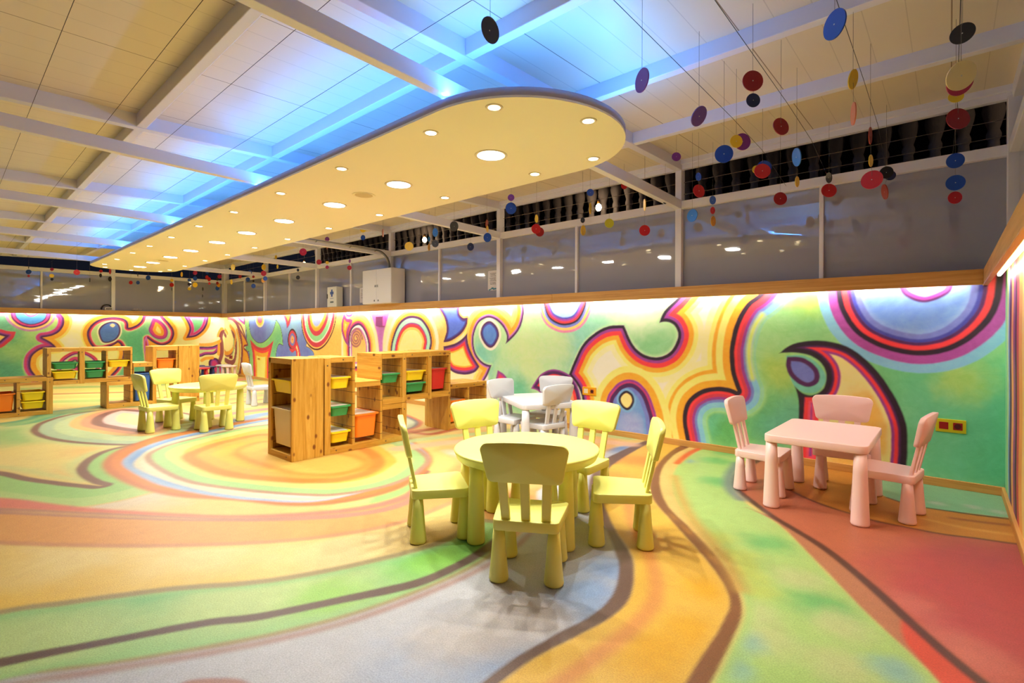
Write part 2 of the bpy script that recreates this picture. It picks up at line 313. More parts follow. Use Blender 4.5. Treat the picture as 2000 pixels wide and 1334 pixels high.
["f",[[-12.288,1.512],[-12.139,1.454],[-12.138,1.376],[-12.249,1.33],[-12.381,1.379],[-12.401,1.459]],[[-0.096,None],[-0.048,[250,200,140]],[0.0,[250,165,52]],[99,[232,80,110]]],0.008],
["f",[[-11.081,1.614,1],[-11.064,1.511],[-10.917,1.363],[-10.868,1.2,1],[-10.712,1.317],[-10.635,1.502],[-10.636,1.602,1]],[[0.024,[142,62,148]],[0.096,[228,62,70]],[99,[250,165,52]]],0.008],
["f",[[-10.601,1.059],[-10.524,0.989],[-10.554,0.903],[-10.615,0.888],[-10.671,0.93],[-10.663,1.016]],[[-0.144,None],[-0.106,[44,34,52]],[-0.048,[196,58,82]],[0.0,[110,124,204]],[0.058,[240,170,110]],[99,[190,90,90]]],0.008],
["f",[[-10.448,0.99,1],[-10.312,0.837],[-10.236,0.616],[-10.246,-0.054,1],[-10.395,-0.066,1],[-10.415,0.638],[-10.461,0.735],[-10.614,0.688],[-10.739,0.771],[-10.522,0.79]],[[0.034,[196,58,82]],[0.067,[228,62,70]],[99,[254,236,172]]],0.008],
["f",[[-9.749,1.579,1],[-9.743,1.471],[-9.709,1.335],[-9.604,1.251],[-9.47,1.273],[-9.338,1.384],[-9.274,1.488],[-9.261,1.566,1]],[[-0.48,None],[-0.446,[80,30,50]],[-0.422,[252,196,104]],[-0.326,[196,58,82]],[-0.298,[250,240,220]],[-0.192,[140,210,150]],[-0.096,[196,58,82]],[-0.029,[250,165,52]],[0.0,[252,196,104]],[99,[150,170,232]]],0.008],
["f",[[-16.978,1.808,1],[-13.449,1.71,1],[-13.107,0.877],[-13.305,-0.291,1],[-16.954,-0.573,1]],[[99,[250,226,150]]],0.008],
["f",[[-14.291,1.506,1],[-13.837,1.447],[-13.444,1.207],[-13.067,0.943],[-12.944,0.798],[-13.189,0.743],[-12.942,0.618],[-12.839,0.232],[-13.305,-0.291,1],[-13.436,0.202],[-13.356,0.706],[-13.529,1.072],[-13.748,1.326]],[[0.048,[132,50,80]],[99,[250,165,52]]],0.008],
["f",[[-13.706,1.521,1],[-13.155,1.619,1],[-13.173,1.305,1],[-13.446,1.391]],[[0.058,[142,62,148]],[99,[240,150,190]]],0.008],
["l",[[-14.755,0.313],[-14.662,0.674],[-14.712,0.923],[-14.569,1.084],[-14.403,1.015]],0.05,[120,46,76],0.01],
["l",[[-13.969,1.173],[-13.811,0.934],[-13.919,0.658],[-14.282,0.526],[-14.565,0.641],[-14.663,0.852]],0.065,[120,46,76],0.01],
["l",[[-13.879,1.139],[-13.7,0.8],[-13.784,0.423],[-14.051,0.326],[-14.421,0.38]],0.065,[120,46,76],0.01],
["l",[[-14.105,1.277],[-13.768,1.088],[-13.809,0.797],[-14.099,0.601],[-14.47,0.573],[-14.614,0.782]],0.05,[250,165,52],0.01],
["l",[[-14.242,1.156],[-14.057,0.931],[-14.238,0.719],[-14.378,0.822]],0.06,[250,226,150],0.01],
["l",[[-14.245,1.487],[-13.859,1.439],[-13.552,1.257],[-13.392,1.006],[-13.313,0.707],[-13.344,0.373],[-13.499,0.064]],0.05,[120,46,76],0.01],
["l",[[-13.659,1.173],[-13.506,0.938],[-13.461,0.603],[-13.564,0.195]],0.045,[250,165,52],0.01],
["l",[[-13.855,0.934],[-13.853,0.694],[-13.963,0.485]],0.03,[150,196,130],0.01],
["l",[[-14.91,1.155],[-14.715,1.209],[-14.475,1.191],[-14.287,1.086]],0.04,[250,165,52],0.01],
["l",[[-13.749,1.395],[-13.445,1.307],[-13.233,1.124],[-13.026,0.878]],0.03,[120,46,76],0.01],
["l",[[-14.661,0.567],[-14.611,0.355],[-14.514,0.217]],0.06,[92,184,148],0.01],
]
LEFT_PAINT = [
["f",[[-0.574,1.73,1],[7.198,2.144,1],[7.21,-1.245,1],[-0.569,-0.335,1]],[[99,[253,232,150]]],0.008],
["b",[1.892,0.882],0.25,[252,244,214],0.9],
["b",[2.024,1.382],0.25,[252,244,214],0.9],
["b",[4.831,1.318],0.35,[250,244,220],0.9],
["b",[4.642,1.003],0.35,[250,244,220],0.9],
["b",[1.474,0.477],0.3,[252,240,170],0.9],
["f",[[1.683,1.62,1],[1.699,1.534],[1.761,1.42],[1.759,1.275],[1.695,1.13],[1.578,1.037],[1.421,0.995,1],[1.525,0.923],[1.599,0.843],[1.642,0.778,1],[1.504,0.767],[1.38,0.734],[1.268,0.611],[1.238,0.459],[1.258,0.318],[1.34,0.145],[1.424,-0.285,1],[-0.493,-0.099,1],[-0.497,1.539,1]],[[-0.128,None],[-0.083,[252,214,110]],[0.0,[250,165,52]],[0.035,[78,40,92]],[0.058,[142,62,148]],[0.096,[196,62,120]],[0.109,[188,112,196]],[99,[166,208,120]]],0.008],
["b",[0.817,0.64],0.45,[96,180,130],0.8],
["b",[0.903,0.447],0.45,[96,180,130],0.8],
["b",[1.039,0.358],0.45,[96,180,130],0.8],
["b",[1.107,0.907],0.45,[96,180,130],0.8],
["b",[0.98,0.662],0.3,[170,210,130],0.7],
["b",[1.297,1.073],0.3,[170,210,130],0.7],
["b",[0.846,0.286],0.4,[84,160,140],0.8],
["b",[0.787,1.289],0.4,[84,160,140],0.8],
["f",[[1.015,1.622,1],[1.017,1.471],[1.046,1.39],[1.126,1.315],[1.236,1.282],[1.358,1.315],[1.44,1.384],[1.471,1.484],[1.471,1.64,1]],[[-0.16,None],[-0.115,[176,128,168]],[-0.083,[252,196,104]],[-0.051,[78,40,92]],[-0.019,[196,62,120]],[0.0,[78,40,92]],[99,[72,140,214]]],0.008],
["f",[[1.12,1.599,1],[1.135,1.516],[1.175,1.455],[1.246,1.433],[1.317,1.463],[1.357,1.523],[1.367,1.608,1]],[[0.026,[142,62,148]],[0.045,[250,150,180]],[99,[253,222,122]]],0.008],
["f",[[0.33,1.256,1],[0.787,1.171],[0.892,1.134],[1.018,1.121,1],[0.989,1.005],[0.921,0.909],[0.788,0.783],[0.332,0.604,1]],[[0.058,[196,58,82]],[0.083,[142,62,148]],[0.122,[78,40,92]],[99,[252,196,104]]],0.008],
["f",[[2.243,0.773],[2.168,0.923],[2.144,1.087],[2.184,1.221],[2.277,1.342],[2.418,1.428],[2.61,1.463],[2.795,1.436],[2.883,1.352],[2.896,1.22,1],[2.93,1.223,1],[3.052,1.287],[3.136,1.391],[3.181,1.551,1],[3.536,1.561,1],[3.64,1.433],[3.738,1.304],[3.809,1.156],[3.809,1.007],[3.732,0.859],[3.572,0.788],[3.422,0.831],[3.262,0.962,1],[3.269,0.754],[3.289,0.497],[3.346,-0.533,1],[2.434,-0.383,1],[2.541,0.08],[2.674,0.271],[2.773,0.483],[2.791,0.668],[2.734,0.84],[2.697,0.871,1],[2.599,0.796],[2.443,0.738],[2.313,0.734]],[[-0.102,None],[-0.07,[253,222,122]],[0.0,[250,165,52]],[0.042,[78,40,92]],[0.07,[196,58,82]],[0.08,[250,150,180]],[99,[172,212,140]]],0.008],
["b",[3.131,0.82],0.5,[88,180,136],0.85],
["b",[3.106,0.504],0.5,[88,180,136],0.85],
["b",[3.014,0.979],0.5,[88,180,136],0.85],
["b",[3.171,0.279],0.5,[88,180,136],0.85],
["b",[2.789,0.143],0.3,[92,184,148],0.7],
["b",[3.145,0.217],0.3,[92,184,148],0.7],
["f",[[2.348,1.087],[2.371,1.208],[2.454,1.307],[2.586,1.36],[2.696,1.318],[2.748,1.18],[2.721,1.025],[2.636,0.918],[2.515,0.866],[2.407,0.898]],[[-0.026,None],[0.0,[226,236,190]],[0.029,[78,40,92]],[99,[78,118,196]]],0.008],
["f",[[2.55,1.27],[2.598,1.309],[2.645,1.271],[2.604,1.222]],[[99,[250,220,180]]],0.008],
["f",[[3.367,1.463,1],[3.502,1.414],[3.626,1.286],[3.682,1.123],[3.641,0.975],[3.504,0.94],[3.368,1.009],[3.288,1.154],[3.32,1.298]],[[0.032,[142,62,148]],[0.083,[196,62,120]],[0.141,[250,165,52]],[99,[253,222,122]]],0.008],
["f",[[3.246,1.034,1],[3.289,0.817],[3.316,0.496],[3.372,-0.375,1],[3.292,-0.368,1],[3.237,0.435],[3.196,0.723],[3.202,0.914]],[[0.029,[188,112,196]],[0.077,[196,58,82]],[0.102,[78,40,92]],[99,[252,220,120]]],0.008],
["f",[[3.965,1.574,1],[4.081,1.392],[4.141,1.191],[4.068,0.964,1],[4.29,1.005],[4.456,1.142],[4.548,1.315],[4.594,1.592,1]],[[-0.064,None],[0.0,[250,165,52]],[0.045,[78,40,92]],[0.054,[188,112,196]],[0.102,[196,62,120]],[0.115,[188,112,196]],[99,[110,192,132]]],0.008],
["f",[[4.216,0.76,1],[4.643,0.743],[4.848,0.835,1],[4.833,0.651],[4.722,0.532],[4.519,0.521],[4.412,0.482],[4.217,0.463,1]],[[0.032,[78,40,92]],[0.064,[142,62,148]],[0.083,[196,62,120]],[99,[186,206,150]]],0.008],
["f",[[4.582,0.294],[4.644,0.43],[4.77,0.434],[4.866,0.316],[4.996,0.009],[4.676,0.029]],[[0.045,[78,40,92]],[0.077,[142,62,148]],[99,[196,62,120]]],0.008],
["f",[[1.643,0.268],[1.696,0.51],[1.848,0.657],[2.004,0.704],[2.174,0.655],[2.314,0.531],[2.361,0.378],[2.362,0.076],[1.972,-0.044],[1.655,0.052]],[[0.026,[196,58,82]],[0.051,[196,62,120]],[0.07,[78,40,92]],[0.083,[188,112,196]],[99,[190,216,140]]],0.008],
["f",[[1.805,0.404],[1.871,0.547],[2.004,0.557],[2.084,0.391],[1.971,0.25]],[[0.064,[196,62,120]],[0.09,[78,40,92]],[99,[172,212,132]]],0.008],
["l",[[4.895,1.196],[4.831,1.037],[4.848,0.791],[4.833,0.546]],0.05,[250,165,52],0.01],
["l",[[4.993,1.037],[4.976,1.126],[4.911,1.117],[4.872,0.985],[4.896,0.791],[4.897,0.544],[4.834,0.318]],0.045,[120,46,76],0.01],
["l",[[4.411,0.799],[4.643,0.803],[4.832,0.879]],0.05,[250,165,52],0.01],
["l",[[4.411,0.867],[4.642,0.882],[4.816,0.95]],0.04,[250,240,200],0.01],
["l",[[4.428,0.387],[4.52,0.435],[4.675,0.446]],0.04,[250,165,52],0.01],
]
FLOOR_PAINT = [
["f",[[-130.728,-32.621,1],[66.739,269.941,1],[1.45,2.701,1],[-4.339,-2.401,1]],[[99,[246,214,130]]],0.008],
["f",[[-32.546,-8.12,1],[-18.055,5.898,1],[-11.398,5.206],[-6.111,2.793],[-12.022,-2.998,1]],[[99,[250,226,130]]],0.3],
["l",[[-16.523,1.413],[-16.178,2.301],[-15.718,3.133],[-15.372,5.022],[-15.509,6.768]],0.3,[190,120,110],0.08],
["l",[[-15.532,1.329],[-15.173,2.158],[-14.718,2.934],[-14.309,4.675],[-14.336,6.256]],0.35,[244,176,100],0.08],
["l",[[-14.515,1.242],[-14.148,2.013],[-13.702,2.731],[-13.24,4.326],[-13.174,5.749]],0.35,[250,226,110],0.08],
["l",[[-13.623,1.166],[-13.253,1.886],[-12.816,2.555],[-12.32,4.025],[-12.186,5.319]],0.22,[176,206,110],0.08],
["l",[[-12.942,1.108],[-12.571,1.789],[-12.143,2.421],[-11.628,3.799],[-11.45,4.998]],0.25,[250,228,120],0.08],
["l",[[-12.326,1.055],[-11.956,1.701],[-11.538,2.301],[-11.009,3.597],[-10.798,4.713]],0.1,[206,130,80],0.08],
["l",[[-11.677,1.0],[-11.31,1.61],[-10.903,2.174],[-10.365,3.387],[-10.125,4.42]],0.22,[246,206,110],0.08],
["l",[[-11.014,0.943],[-10.653,1.516],[-10.259,2.046],[-9.716,3.175],[-9.452,4.126]],0.2,[176,206,110],0.08],
["l",[[-10.422,0.892],[-10.067,1.433],[-9.686,1.932],[-9.143,2.988],[-8.862,3.869]],0.2,[246,216,110],0.08],
["l",[[-11.826,3.478],[-12.446,4.386],[-13.117,5.595],[-14.013,7.628]],0.25,[236,150,110],0.06],
["l",[[-10.299,3.03],[-10.694,3.769],[-11.087,4.729],[-11.549,6.288]],0.3,[250,226,140],0.06],
["l",[[-9.529,2.804],[-9.829,3.464],[-10.109,4.312],[-10.405,5.665]],0.06,[226,120,90],0.06],
["l",[[-8.867,2.609],[-9.093,3.205],[-9.289,3.963],[-9.468,5.155]],0.12,[246,180,120],0.06],
["l",[[-8.4,2.472],[-8.579,3.024],[-8.724,3.722],[-8.831,4.809]],0.05,[220,110,90],0.06],
["l",[[-7.93,2.334],[-8.067,2.844],[-8.164,3.484],[-8.21,4.471]],0.2,[250,232,170],0.06],
["l",[[-7.422,2.184],[-7.518,2.651],[-7.571,3.231],[-7.56,4.118]],0.12,[200,150,150],0.06],
["l",[[-6.741,2.407],[-7.082,2.818],[-7.138,3.117],[-7.1,3.867]],0.14,[150,186,226],0.06],
["l",[[-6.636,2.226],[-6.726,2.614],[-6.766,2.888],[-6.715,3.503]],0.1,[206,150,150],0.04],
["l",[[-6.426,1.995],[-6.409,2.432],[-6.389,2.727],[-6.255,3.407]],0.12,[250,240,190],0.06],
["f",[[-9.392,-1.343,1],[-8.856,0.483],[-9.542,0.921],[-9.733,1.386],[-9.959,1.758,1],[-8.725,2.042],[-6.091,1.992],[-6.225,1.201,1],[-6.626,0.932],[-7.073,0.754],[-7.628,0.674],[-8.045,0.69],[-8.645,0.868],[-9.117,1.19],[-8.84,1.051,1],[-7.82,0.427],[-7.929,-1.133,1]],[[0.12,[110,186,140]],[0.3,[160,210,140]],[99,[232,226,140]]],0.08],
["f",[[-9.846,-1.408,1],[-8.437,0.461],[-9.231,1.205],[-8.645,0.868],[-8.041,0.693],[-7.55,0.672],[-7.073,0.754],[-6.626,0.932],[-6.205,1.189,1],[-6.092,1.003],[-5.845,0.862],[-5.571,0.761],[-5.251,0.739],[-4.834,0.766,1],[-5.367,0.54],[-5.938,0.325],[-8.599,-1.229,1]],[[99,[214,226,150]]],0.1],
["b",[-6.143,0.594],1.1,[252,226,140],0.9],
["b",[-6.75,0.438],1.1,[252,226,140],0.9],
["b",[-6.193,0.996],0.35,[250,200,120],0.8],
["b",[-5.09,0.696],0.35,[250,200,120],0.8],
["b",[-5.328,0.574],0.35,[250,200,120],0.8],
["b",[-7.399,0.595],0.5,[160,210,130],0.8],
["b",[-7.892,0.511],0.5,[160,210,130],0.8],
["f",[[-6.211,1.205,1],[-6.422,1.057],[-6.64,0.936],[-6.932,0.807],[-7.315,0.708],[-7.696,0.669],[-8.011,0.688],[-8.394,0.764],[-8.767,0.933],[-9.078,1.185],[-9.219,1.639],[-8.588,2.103],[-7.688,2.293],[-6.605,1.934],[-6.206,1.521]],[[0.07,[150,110,98]],[0.2,[190,214,170]],[0.45,[214,232,170]],[99,[250,236,170]]],0.04],
["f",[[-7.939,1.02],[-8.618,1.16],[-9.098,1.417],[-9.286,1.693],[-9.084,1.998],[-8.213,2.225],[-7.219,1.995],[-6.639,1.627],[-6.613,1.455],[-6.886,1.272],[-7.354,1.115]],[[0.1,[250,206,130]],[0.2,[246,170,130]],[0.32,[156,110,100]],[0.45,[250,214,200]],[99,[252,238,170]]],0.04],
["b",[-9.086,1.843],0.3,[246,150,90],0.9],
["b",[-6.727,1.722],0.4,[150,206,130],0.8],
["b",[-6.653,1.558],0.4,[150,206,130],0.8],
["b",[-6.78,1.838],0.4,[150,206,130],0.8],
["f",[[-6.201,1.246,1],[-6.099,1.031],[-5.833,0.86],[-5.477,0.744],[-5.19,0.722],[-4.886,0.741],[-4.731,0.78,1],[-4.98,0.651],[-5.342,0.488],[-5.83,0.319],[-7.78,-0.626,1],[-4.113,-0.745,1],[-1.927,1.195,1],[-3.222,2.66,1],[-6.188,2.611,1]],[[0.075,[150,114,98]],[0.28,[170,216,130]],[0.5,[196,224,140]],[99,[236,206,130]]],0.03],
["b",[-5.008,0.43],0.5,[150,204,130],0.9],
["b",[-5.435,0.298],0.5,[150,204,130],0.9],
["b",[-4.743,0.62],0.5,[150,204,130],0.9],
["b",[-4.61,0.446],0.4,[236,220,200],0.7],
["b",[-4.435,0.687],0.4,[236,220,200],0.7],
["b",[-4.188,0.865],0.4,[236,220,200],0.7],
["f",[[-5.352,0.893],[-5.843,1.027],[-6.223,1.28],[-6.525,1.599],[-6.59,1.948],[-6.76,2.413],[-6.726,3.074],[-6.651,3.623],[-5.186,3.633],[-4.214,3.271],[-3.615,2.995],[-3.289,2.703],[-3.066,2.333],[-3.006,2.023],[-3.082,1.718],[-3.281,1.501],[-3.653,1.306],[-4.007,1.087],[-4.379,0.965],[-4.811,0.901]],[[0.06,[214,132,84]],[99,[236,146,80]]],0.05],
["f",[[-5.329,1.028],[-5.709,1.148],[-6.056,1.378],[-6.327,1.715],[-6.481,2.119],[-6.692,2.823],[-6.527,3.555],[-5.176,3.552],[-4.254,3.235],[-3.636,2.976],[-3.359,2.705],[-3.203,2.388],[-3.161,2.083],[-3.176,1.77],[-3.273,1.601],[-3.461,1.462],[-3.765,1.289],[-4.188,1.136],[-4.648,1.047]],[[0.05,[170,196,226]],[99,[138,178,226]]],0.04],
["f",[[-5.226,1.082],[-5.624,1.225],[-5.943,1.426],[-6.202,1.765],[-6.346,2.169],[-6.558,2.767],[-6.369,3.469],[-5.111,3.436],[-4.254,3.17],[-3.653,2.96],[-3.385,2.704],[-3.229,2.383],[-3.18,2.083],[-3.196,1.781],[-3.302,1.615],[-3.506,1.481],[-3.84,1.314],[-4.211,1.199],[-4.761,1.107]],[[0.05,[236,224,190]],[99,[246,232,196]]],0.04],
["b",[-3.38,1.546],0.35,[240,240,236],0.8],
["b",[-3.202,1.747],0.35,[240,240,236],0.8],
["b",[-3.169,1.922],0.35,[240,240,236],0.8],
["f",[[-5.487,1.215],[-5.758,1.339],[-5.977,1.557],[-6.164,1.926],[-6.347,2.467],[-6.074,3.309],[-5.005,3.365],[-4.176,3.176],[-3.545,2.931],[-3.291,2.639],[-3.163,2.387],[-3.133,2.108],[-3.219,1.832],[-3.368,1.684],[-3.749,1.459],[-4.22,1.26],[-4.61,1.19],[-5.055,1.175]],[[0.055,[190,150,124]],[0.16,[172,214,140]],[0.3,[226,220,130]],[0.42,[250,196,84]],[99,[246,188,92]]],0.035],
["b",[-3.687,1.612],0.3,[170,224,140],0.8],
["b",[-3.335,1.819],0.3,[170,224,140],0.8],
["b",[-3.241,2.092],0.3,[170,224,140],0.8],
["b",[-3.287,2.501],0.3,[170,224,140],0.8],
["b",[-5.123,1.275],0.3,[170,224,140],0.8],
["f",[[-5.242,1.435],[-5.495,1.625],[-5.723,1.957],[-5.754,2.428],[-4.933,2.688],[-4.31,2.781],[-3.775,2.603],[-3.525,2.347],[-3.498,2.033],[-3.652,1.826],[-3.916,1.654],[-4.313,1.476],[-4.774,1.412]],[[0.12,[236,146,66]],[0.24,[246,180,84]],[99,[250,192,80]]],0.06],
["f",[[-5.086,1.801],[-5.377,2.27],[-4.509,2.458],[-4.113,2.546],[-3.791,2.472],[-3.661,2.266],[-3.712,2.024],[-4.024,1.84]],[[0.08,[240,164,74]],[99,[250,198,96]]],0.08],
["f",[[-9.228,-2.301,1],[-4.8,0.263],[-4.047,0.703],[-3.43,1.123],[-3.199,1.352],[-2.913,1.804],[-2.873,2.186],[-3.275,3.053,1],[-2.165,3.056,1],[-1.751,1.924,1],[-1.553,0.621,1],[-2.774,-0.691,1]],[[99,[244,176,104]]],0.1],
["f",[[-8.267,-2.061,1],[-4.903,0.269],[-4.466,0.494],[-4.07,0.707],[-3.449,1.129],[-3.142,1.438],[-2.913,1.804],[-2.9,2.162],[-3.084,2.494,1],[-2.966,2.423,1],[-2.798,2.108],[-2.846,1.763],[-3.082,1.41],[-3.401,1.114],[-3.99,0.693],[-4.62,0.253],[-7.487,-1.867,1]],[[99,[240,140,120]]],0.05],
["f",[[-7.487,-1.867,1],[-4.62,0.253],[-3.99,0.693],[-3.401,1.114],[-3.09,1.414],[-2.83,1.753],[-2.786,2.077],[-2.973,2.504,1],[-2.898,2.467,1],[-2.707,2.04],[-2.767,1.714],[-3.023,1.384],[-3.383,1.052],[-3.791,0.733],[-4.182,0.451],[-4.466,0.245],[-6.942,-1.73,1]],[[99,[200,146,126]]],0.025],
["b",[-4.031,0.347],0.5,[246,206,120],0.7],
["b",[-3.519,0.704],0.5,[246,206,120],0.7],
["f",[[-5.983,-1.491,1],[-3.844,0.211],[-3.504,0.48],[-3.192,0.749],[-2.826,1.127],[-2.604,1.452],[-2.481,1.813],[-2.499,2.238],[-2.648,2.624,1],[-1.877,1.98,1],[-1.971,1.502],[-2.281,0.91],[-2.627,0.441],[-2.788,0.154],[-3.141,-0.782,1]],[[99,[250,216,134]]],0.04],
["l",[[-4.587,-0.343],[-3.863,0.212],[-3.512,0.481],[-3.199,0.751],[-2.833,1.129],[-2.611,1.455],[-2.488,1.818],[-2.522,2.258]],0.025,[222,160,116],0.02],
["b",[-3.124,0.22],0.4,[250,206,90],0.85],
["b",[-3.094,0.37],0.4,[250,206,90],0.85],
["b",[-2.748,0.811],0.4,[250,206,90],0.85],
["b",[-3.301,0.32],0.4,[250,206,90],0.85],
["b",[-2.592,0.986],0.4,[250,206,90],0.85],
["b",[-2.893,0.948],0.4,[252,232,170],0.7],
["b",[-3.353,0.459],0.4,[252,232,170],0.7],
["b",[-2.434,1.357],0.4,[252,232,170],0.7],
["f",[[-3.141,-0.782,1],[-2.936,0.162],[-2.814,0.386],[-2.612,0.71],[-2.412,0.962],[-2.259,1.26],[-2.143,1.632],[-2.121,1.901],[-2.232,2.169,1],[-1.987,2.275,1],[-1.792,1.969],[-1.73,1.788],[-1.729,1.458],[-1.789,1.11],[-1.884,0.845],[-1.999,0.623],[-2.152,0.362],[-2.258,0.202],[-2.593,-0.645,1]],[[0.05,[176,158,110]],[99,[166,216,138]]],0.03],
["b",[-2.734,0.296],0.3,[120,200,130],0.8],
["b",[-2.564,0.602],0.3,[120,200,130],0.8],
["b",[-2.084,1.587],0.3,[120,200,130],0.8],
["b",[-2.268,1.136],0.3,[120,200,130],0.8],
["b",[-2.606,0.522],0.3,[120,200,130],0.8],
["b",[-1.972,1.767],0.3,[120,200,130],0.8],
["b",[-2.478,0.34],0.3,[206,228,150],0.8],
["b",[-2.345,0.769],0.3,[206,228,150],0.8],
["b",[-2.247,0.94],0.3,[206,228,150],0.8],
["b",[-2.649,0.147],0.3,[206,228,150],0.8],
["b",[-2.13,1.163],0.3,[206,228,150],0.8],
["b",[-1.927,1.727],0.2,[150,220,80],0.7],
["b",[-1.937,1.568],0.2,[150,220,80],0.7],
["b",[-2.027,1.107],0.2,[150,220,80],0.7],
["f",[[-2.875,-0.716,1],[-2.504,0.139],[-2.374,0.399],[-2.23,0.695],[-2.123,0.848],[-1.999,1.115],[-1.87,1.425],[-1.849,1.624],[-1.869,1.835],[-1.914,2.039],[-1.958,2.195,1],[-1.895,2.17,1],[-1.821,1.96],[-1.792,1.778],[-1.783,1.566],[-1.81,1.38],[-1.946,1.086],[-2.067,0.825],[-2.176,0.678],[-2.32,0.39],[-2.432,0.135],[-2.774,-0.691,1]],[[99,[112,88,80]]],0.018],
["f",[[-2.593,-0.645,1],[-2.34,0.13],[-2.299,0.205],[-2.178,0.366],[-2.015,0.628],[-1.9,0.852],[-1.805,1.12],[-1.746,1.473],[-1.749,1.808],[-1.817,2.124],[-1.895,2.357],[-2.233,2.835,1],[-2.635,4.147,1],[-2.396,4.914,1],[-2.357,4.397],[-2.261,3.848],[-2.063,3.319],[-1.773,2.887],[-1.465,2.583],[-1.271,2.391],[-1.172,2.247],[-1.065,2.018],[-1.035,1.827],[-1.068,1.615],[-1.114,1.38],[-1.109,1.171],[-1.169,0.727,1],[-1.527,-0.379,1]],[[99,[206,208,214]]],0.03],
["l",[[-2.355,0.018],[-2.258,0.202],[-2.152,0.362],[-1.993,0.621],[-1.878,0.842],[-1.779,1.104],[-1.722,1.452],[-1.711,1.768],[-1.748,2.043],[-1.817,2.26]],0.02,[186,150,140],0.02],
["b",[-2.352,0.255],0.14,[190,216,190],0.8],
["b",[-2.181,0.513],0.14,[190,216,190],0.8],
["b",[-2.035,0.812],0.14,[190,216,190],0.8],
["b",[-1.91,1.066],0.14,[190,216,190],0.8],
["b",[-1.214,1.915],0.16,[140,176,226],0.85],
["b",[-1.245,2.147],0.16,[140,176,226],0.85],
["b",[-1.156,1.745],0.16,[140,176,226],0.85],
["b",[-1.308,1.663],0.16,[140,176,226],0.85],
["b",[-1.204,1.271],0.16,[140,176,226],0.85],
["b",[-1.151,1.628],0.16,[140,176,226],0.85],
["b",[-1.347,1.259],0.25,[170,190,222],0.7],
["b",[-1.175,1.495],0.25,[170,190,222],0.7],
["b",[-1.37,1.088],0.25,[170,190,222],0.7],
["b",[-1.32,1.366],0.2,[222,214,208],0.8],
["b",[-1.427,1.229],0.2,[222,214,208],0.8],
["b",[-1.347,1.576],0.2,[222,214,208],0.8],
["b",[-1.211,1.574],0.2,[222,214,208],0.8],
["b",[-2.538,4.468],0.3,[110,150,210],0.9],
["b",[-2.494,3.756],0.3,[110,150,210],0.9],
["f",[[-1.885,0.485,1],[-1.881,0.541],[-1.829,0.601],[-1.761,0.655],[-1.688,0.674,1]],[[99,[190,146,134]]],0.02],
["f",[[-2.518,5.227,1],[-2.386,4.857,1],[-2.357,4.397],[-2.288,3.893],[-2.057,3.325],[-1.768,2.892],[-1.459,2.589],[-1.267,2.395],[-1.168,2.251],[-1.052,2.0],[-1.026,1.81],[-1.057,1.599],[-1.1,1.363],[-1.107,1.158],[-1.096,1.025,1],[-0.603,1.461,1],[-0.644,1.623],[-0.659,1.825],[-0.673,2.047],[-0.707,2.239],[-0.81,2.411],[-0.981,2.617],[-1.238,2.9],[-1.504,3.195],[-1.68,3.49],[-1.829,3.911],[-1.976,4.419],[-2.035,5.109,1]],[[99,[254,204,84]]],0.03],
["b",[-1.875,4.194],0.22,[250,170,70],0.9],
["b",[-2.118,4.093],0.22,[250,170,70],0.9],
["b",[-2.014,3.547],0.22,[250,170,70],0.9],
["b",[-1.75,3.267],0.22,[250,170,70],0.9],
["b",[-2.016,4.185],0.22,[250,170,70],0.9],
["b",[-0.819,2.266],0.14,[252,190,40],0.85],
["b",[-0.75,1.914],0.14,[252,190,40],0.85],
["b",[-0.801,1.628],0.14,[252,190,40],0.85],
["b",[-0.798,1.745],0.14,[252,190,40],0.85],
["l",[[-1.696,3.165],[-1.444,2.76],[-1.163,2.407],[-1.009,2.158],[-0.939,1.964],[-0.928,1.735],[-0.943,1.521],[-0.955,1.323]],0.035,[246,168,88],0.03],
["l",[[-2.387,4.666],[-2.277,4.199],[-2.211,3.893]],0.02,[206,140,90],0.03],
["f",[[-2.431,4.949,1],[-2.34,4.834,1],[-2.28,4.302],[-2.185,3.804],[-1.993,3.295],[-1.735,2.921],[-1.436,2.56],[-1.271,2.391],[-1.168,2.251],[-1.052,2.0],[-1.026,1.81],[-1.057,1.599],[-1.1,1.363],[-1.107,1.158],[-1.134,1.018,1],[-1.169,0.988,1],[-1.152,1.133],[-1.155,1.322],[-1.125,1.548],[-1.091,1.752],[-1.109,1.944],[-1.206,2.167],[-1.328,2.341],[-1.501,2.551],[-1.765,2.829],[-2.057,3.238],[-2.311,3.803],[-2.395,4.364]],[[99,[124,96,84]]],0.015],
["f",[[-2.055,5.091,1],[-1.958,5.116,1],[-1.955,4.622],[-1.875,4.194],[-1.77,3.862],[-1.596,3.484],[-1.385,3.155],[-1.103,2.856],[-0.849,2.564],[-0.703,2.333],[-0.634,2.158],[-0.608,1.934],[-0.587,1.673],[-0.564,1.443,1],[-0.62,1.394,1],[-0.65,1.618],[-0.662,1.823],[-0.676,2.044],[-0.71,2.236],[-0.81,2.411],[-0.981,2.617],[-1.238,2.9],[-1.504,3.195],[-1.68,3.49],[-1.869,3.978],[-1.969,4.349],[-2.041,4.74]],[[99,[150,98,62]]],0.015],
["b",[-1.245,3.049],0.1,[240,170,60],0.7],
["b",[-1.109,2.901],0.1,[240,170,60],0.7],
["b",[-0.902,2.639],0.1,[240,170,60],0.7],
